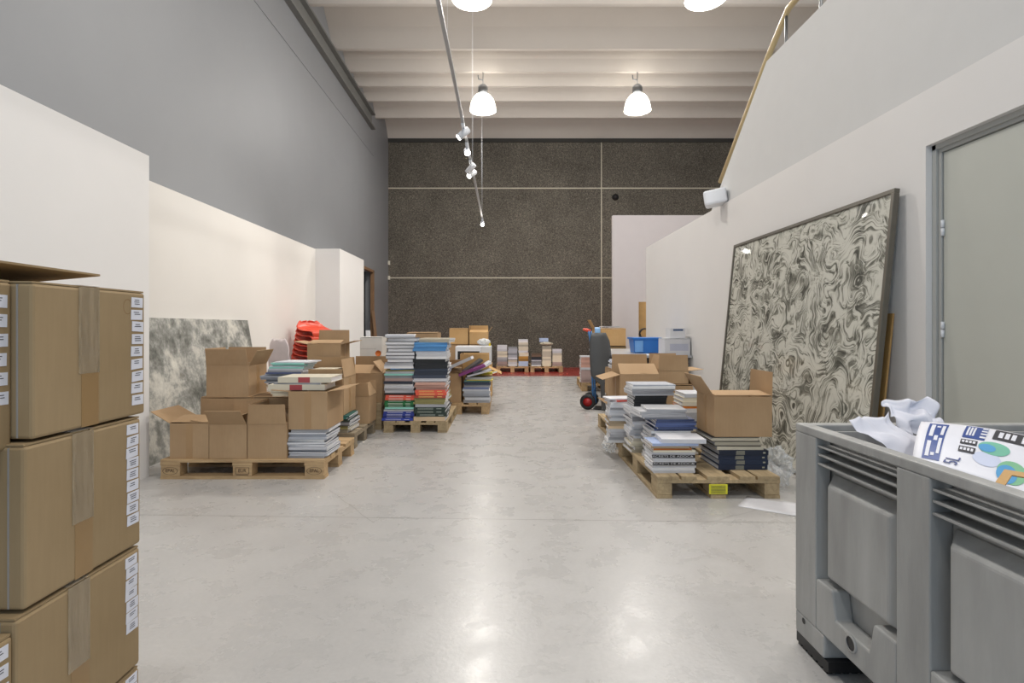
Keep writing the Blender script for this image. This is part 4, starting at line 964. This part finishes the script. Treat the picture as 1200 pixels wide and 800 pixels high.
MB().lathe([(.075, .03), (.07, .07), (.045, .10), (0, .115)], 20, M=Matrix.Rotation(PI/2, 4, 'X')).build('dome', M_black, dc)
hr = empty('handrail', (2.62, 5, 3.67), 0, 'tan handrail with metal posts above the sloping white parapet', 'handrail')
MB().tube([(0, 1.55, -.80), (0, .36, .13), (0, -.02, .38), (0, -.12, .385), (0, -4, .385)], .028, 12).build('rail', M_hand, hr)
for y, zt_ in ((.02, .34), (-.53, .37), (-1.7, .37), (-2.9, .37)): MB().tube([(.0, y, -.3), (0, y, zt_)], .014).build('post', M_steel, hr)

# ------------------------------------------------------------------ lamps
def pendant(x, y, label):
    r = empty('pendant_lamp', (x, y, 5.44), 0, label, 'lamp', 'bell-shaped pendant lamps')
    prof_ = [(.27, .085), (.266, .12), (.255, .18), (.235, .25), (.20, .32), (.15, .38), (.08, .42)]
    MB().lathe(prof_, 32).build('glass_shade', M_glass, r, solid=.006)
    MB().lathe([(.268, .077), (.276, .085), (.274, .099), (.264, .091), (.268, .077)], 32).build('rim', M_glass, r)
    MB().lathe([(.0, .20), (.06, .21), (.10, .26), (.09, .33), (.05, .39), (0, .40)], 20).build('bulb', M_glow, r)
    MB().lathe([(0, .425), (.095, .425), (.10, .46), (.10, .56), (.06, .60), (.02, .61), (0, .61)], 20).build('socket', M_steel, r)
    MB().tube([(0, 0, .60), (0, 0, .86)], .008).build('stem', M_steel, r)
    MB().tube([(.0, 0, .70), (-.09, 0, .72), (-.10, 0, .80)], .012).build('hook', M_steel, r)
    return r
prs = [(-.435, 11.0, 'bell-shaped glass pendant lamp lit, far left one above the rail'), (2.71, 11.0, 'bell-shaped glass pendant lamp lit, far right one near the parapet'),
       (-.435, 7.27, 'bell-shaped glass pendant lamp cut by the top frame edge, left of the two'), (2.71, 7.27, 'bell-shaped glass pendant lamp cut by the top frame edge, right of the two')]
for i, (x, y, lb_) in enumerate(prs):
    if i == 0: p0 = pendant(x, y, lb_)
    else:
        c = copy_tree(p0); c.location = (x, y, 5.44); c['label'] = lb_
def light(kind, loc, energy, color=(1, .93, .82), size=.2, rot=None, spot=None, blend=.5, name='light'):
    ld = bpy.data.lights.new(name, kind); ld.energy = energy; ld.color = color
    if kind == 'AREA': ld.size = size
    else: ld.shadow_soft_size = size
    if kind == 'SPOT': ld.spot_size = rad(spot); ld.spot_blend = blend
    o = bpy.data.objects.new(name, ld); col.objects.link(o); o.location = loc
    if rot: o.rotation_euler = rot
    return o
LP = [(-.435, 11.0), (2.71, 11.0), (-.435, 7.27), (2.71, 7.27), (-.435, 3.55), (2.71, 3.55), (-.435, -.2), (2.71, -.2)]
for (x, y) in LP:
    light('AREA', (x, y, 5.50), 52 if y > 5 else 36, (1, .965, .92), .40)
    bpy.data.lights[-1].shape = 'DISK'
    light('AREA', (x, y, 5.98), 4, (1, .95, .88), .30, rot=(PI, 0, 0))
    light('POINT', (x, y, 5.30), 84 if y > 5 else 66, (1, .965, .92), .24)
# track with spots
tk = empty('lighting_track', (-.506, 0, 3.6), 0, 'thin white lighting track hanging on wires down the middle of the room', 'light track')
MB().box(-.017, .017, -1.5, 12.55, 0, .03).build('rail', mat('pale_grey_track', 'A9ABAD', rough=.4), tk)
for y in (12.4, 12.05, 8.67, 8.5, 4.8, .9):
    MB().tube([(0, y, .03), (0, y, CH-3.6)], .0014, 6).build('suspension_wire', M_whm, tk)
def spot(y, yaw, pitch, label, energy, dx=0, lit=True):
    r = empty('track_spotlight', (-.506+dx, y, 3.598), 0, label, 'spotlight', 'spotlights on the hanging track')
    MB().box(-.02-dx*.0, .02, -.10, .10, -.035, -.001).build('adapter', M_whm, r, bevel=.003)
    MB().tube([(0, 0, -.035), (0, 0, -.075)], .010).build('joint', M_whm, r)
    M = Matrix.Translation((0, 0, -.10)) @ Matrix.Rotation(rad(yaw), 4, 'Z') @ Matrix.Rotation(rad(pitch), 4, 'X')
    MB().lathe([(0, .085), (.040, .085), (.043, .08), (.043, -.085), (.038, -.085), (.038, -.075), (0, -.075)], 24, M=M).build('head', M_whm, r)
    MB().lathe([(0, -.077), (.036, -.077)], 20, M=M).build('lens', M_glow2, r, fix=False)
    d = (M.to_3x3() @ Vector((0, 0, -1))); p = Vector(r.location)+(M @ Vector((0, 0, -.10)))
    lo = light('SPOT', p, energy, (1, .95, .88), .03, spot=75, blend=.9)
    lo.rotation_euler = d.to_track_quat('-Z', 'Y').to_euler()
spot(6.66, 105, 48, 'white track spotlight nearest the camera, pointing down to the left wall', 60)
spot(7.35, 8, -62, 'bright white track spotlight facing the camera, second along the track', 25)
spot(8.12, 60, 50, 'white track spotlight pointing left, third along the track', 60)
spot(8.42, -40, -55, 'white track spotlight crossing behind the third one on the track', 60)
spot(12.45, 3, -60, 'bright track spotlight at the far end of the track before the dark wall', 40)
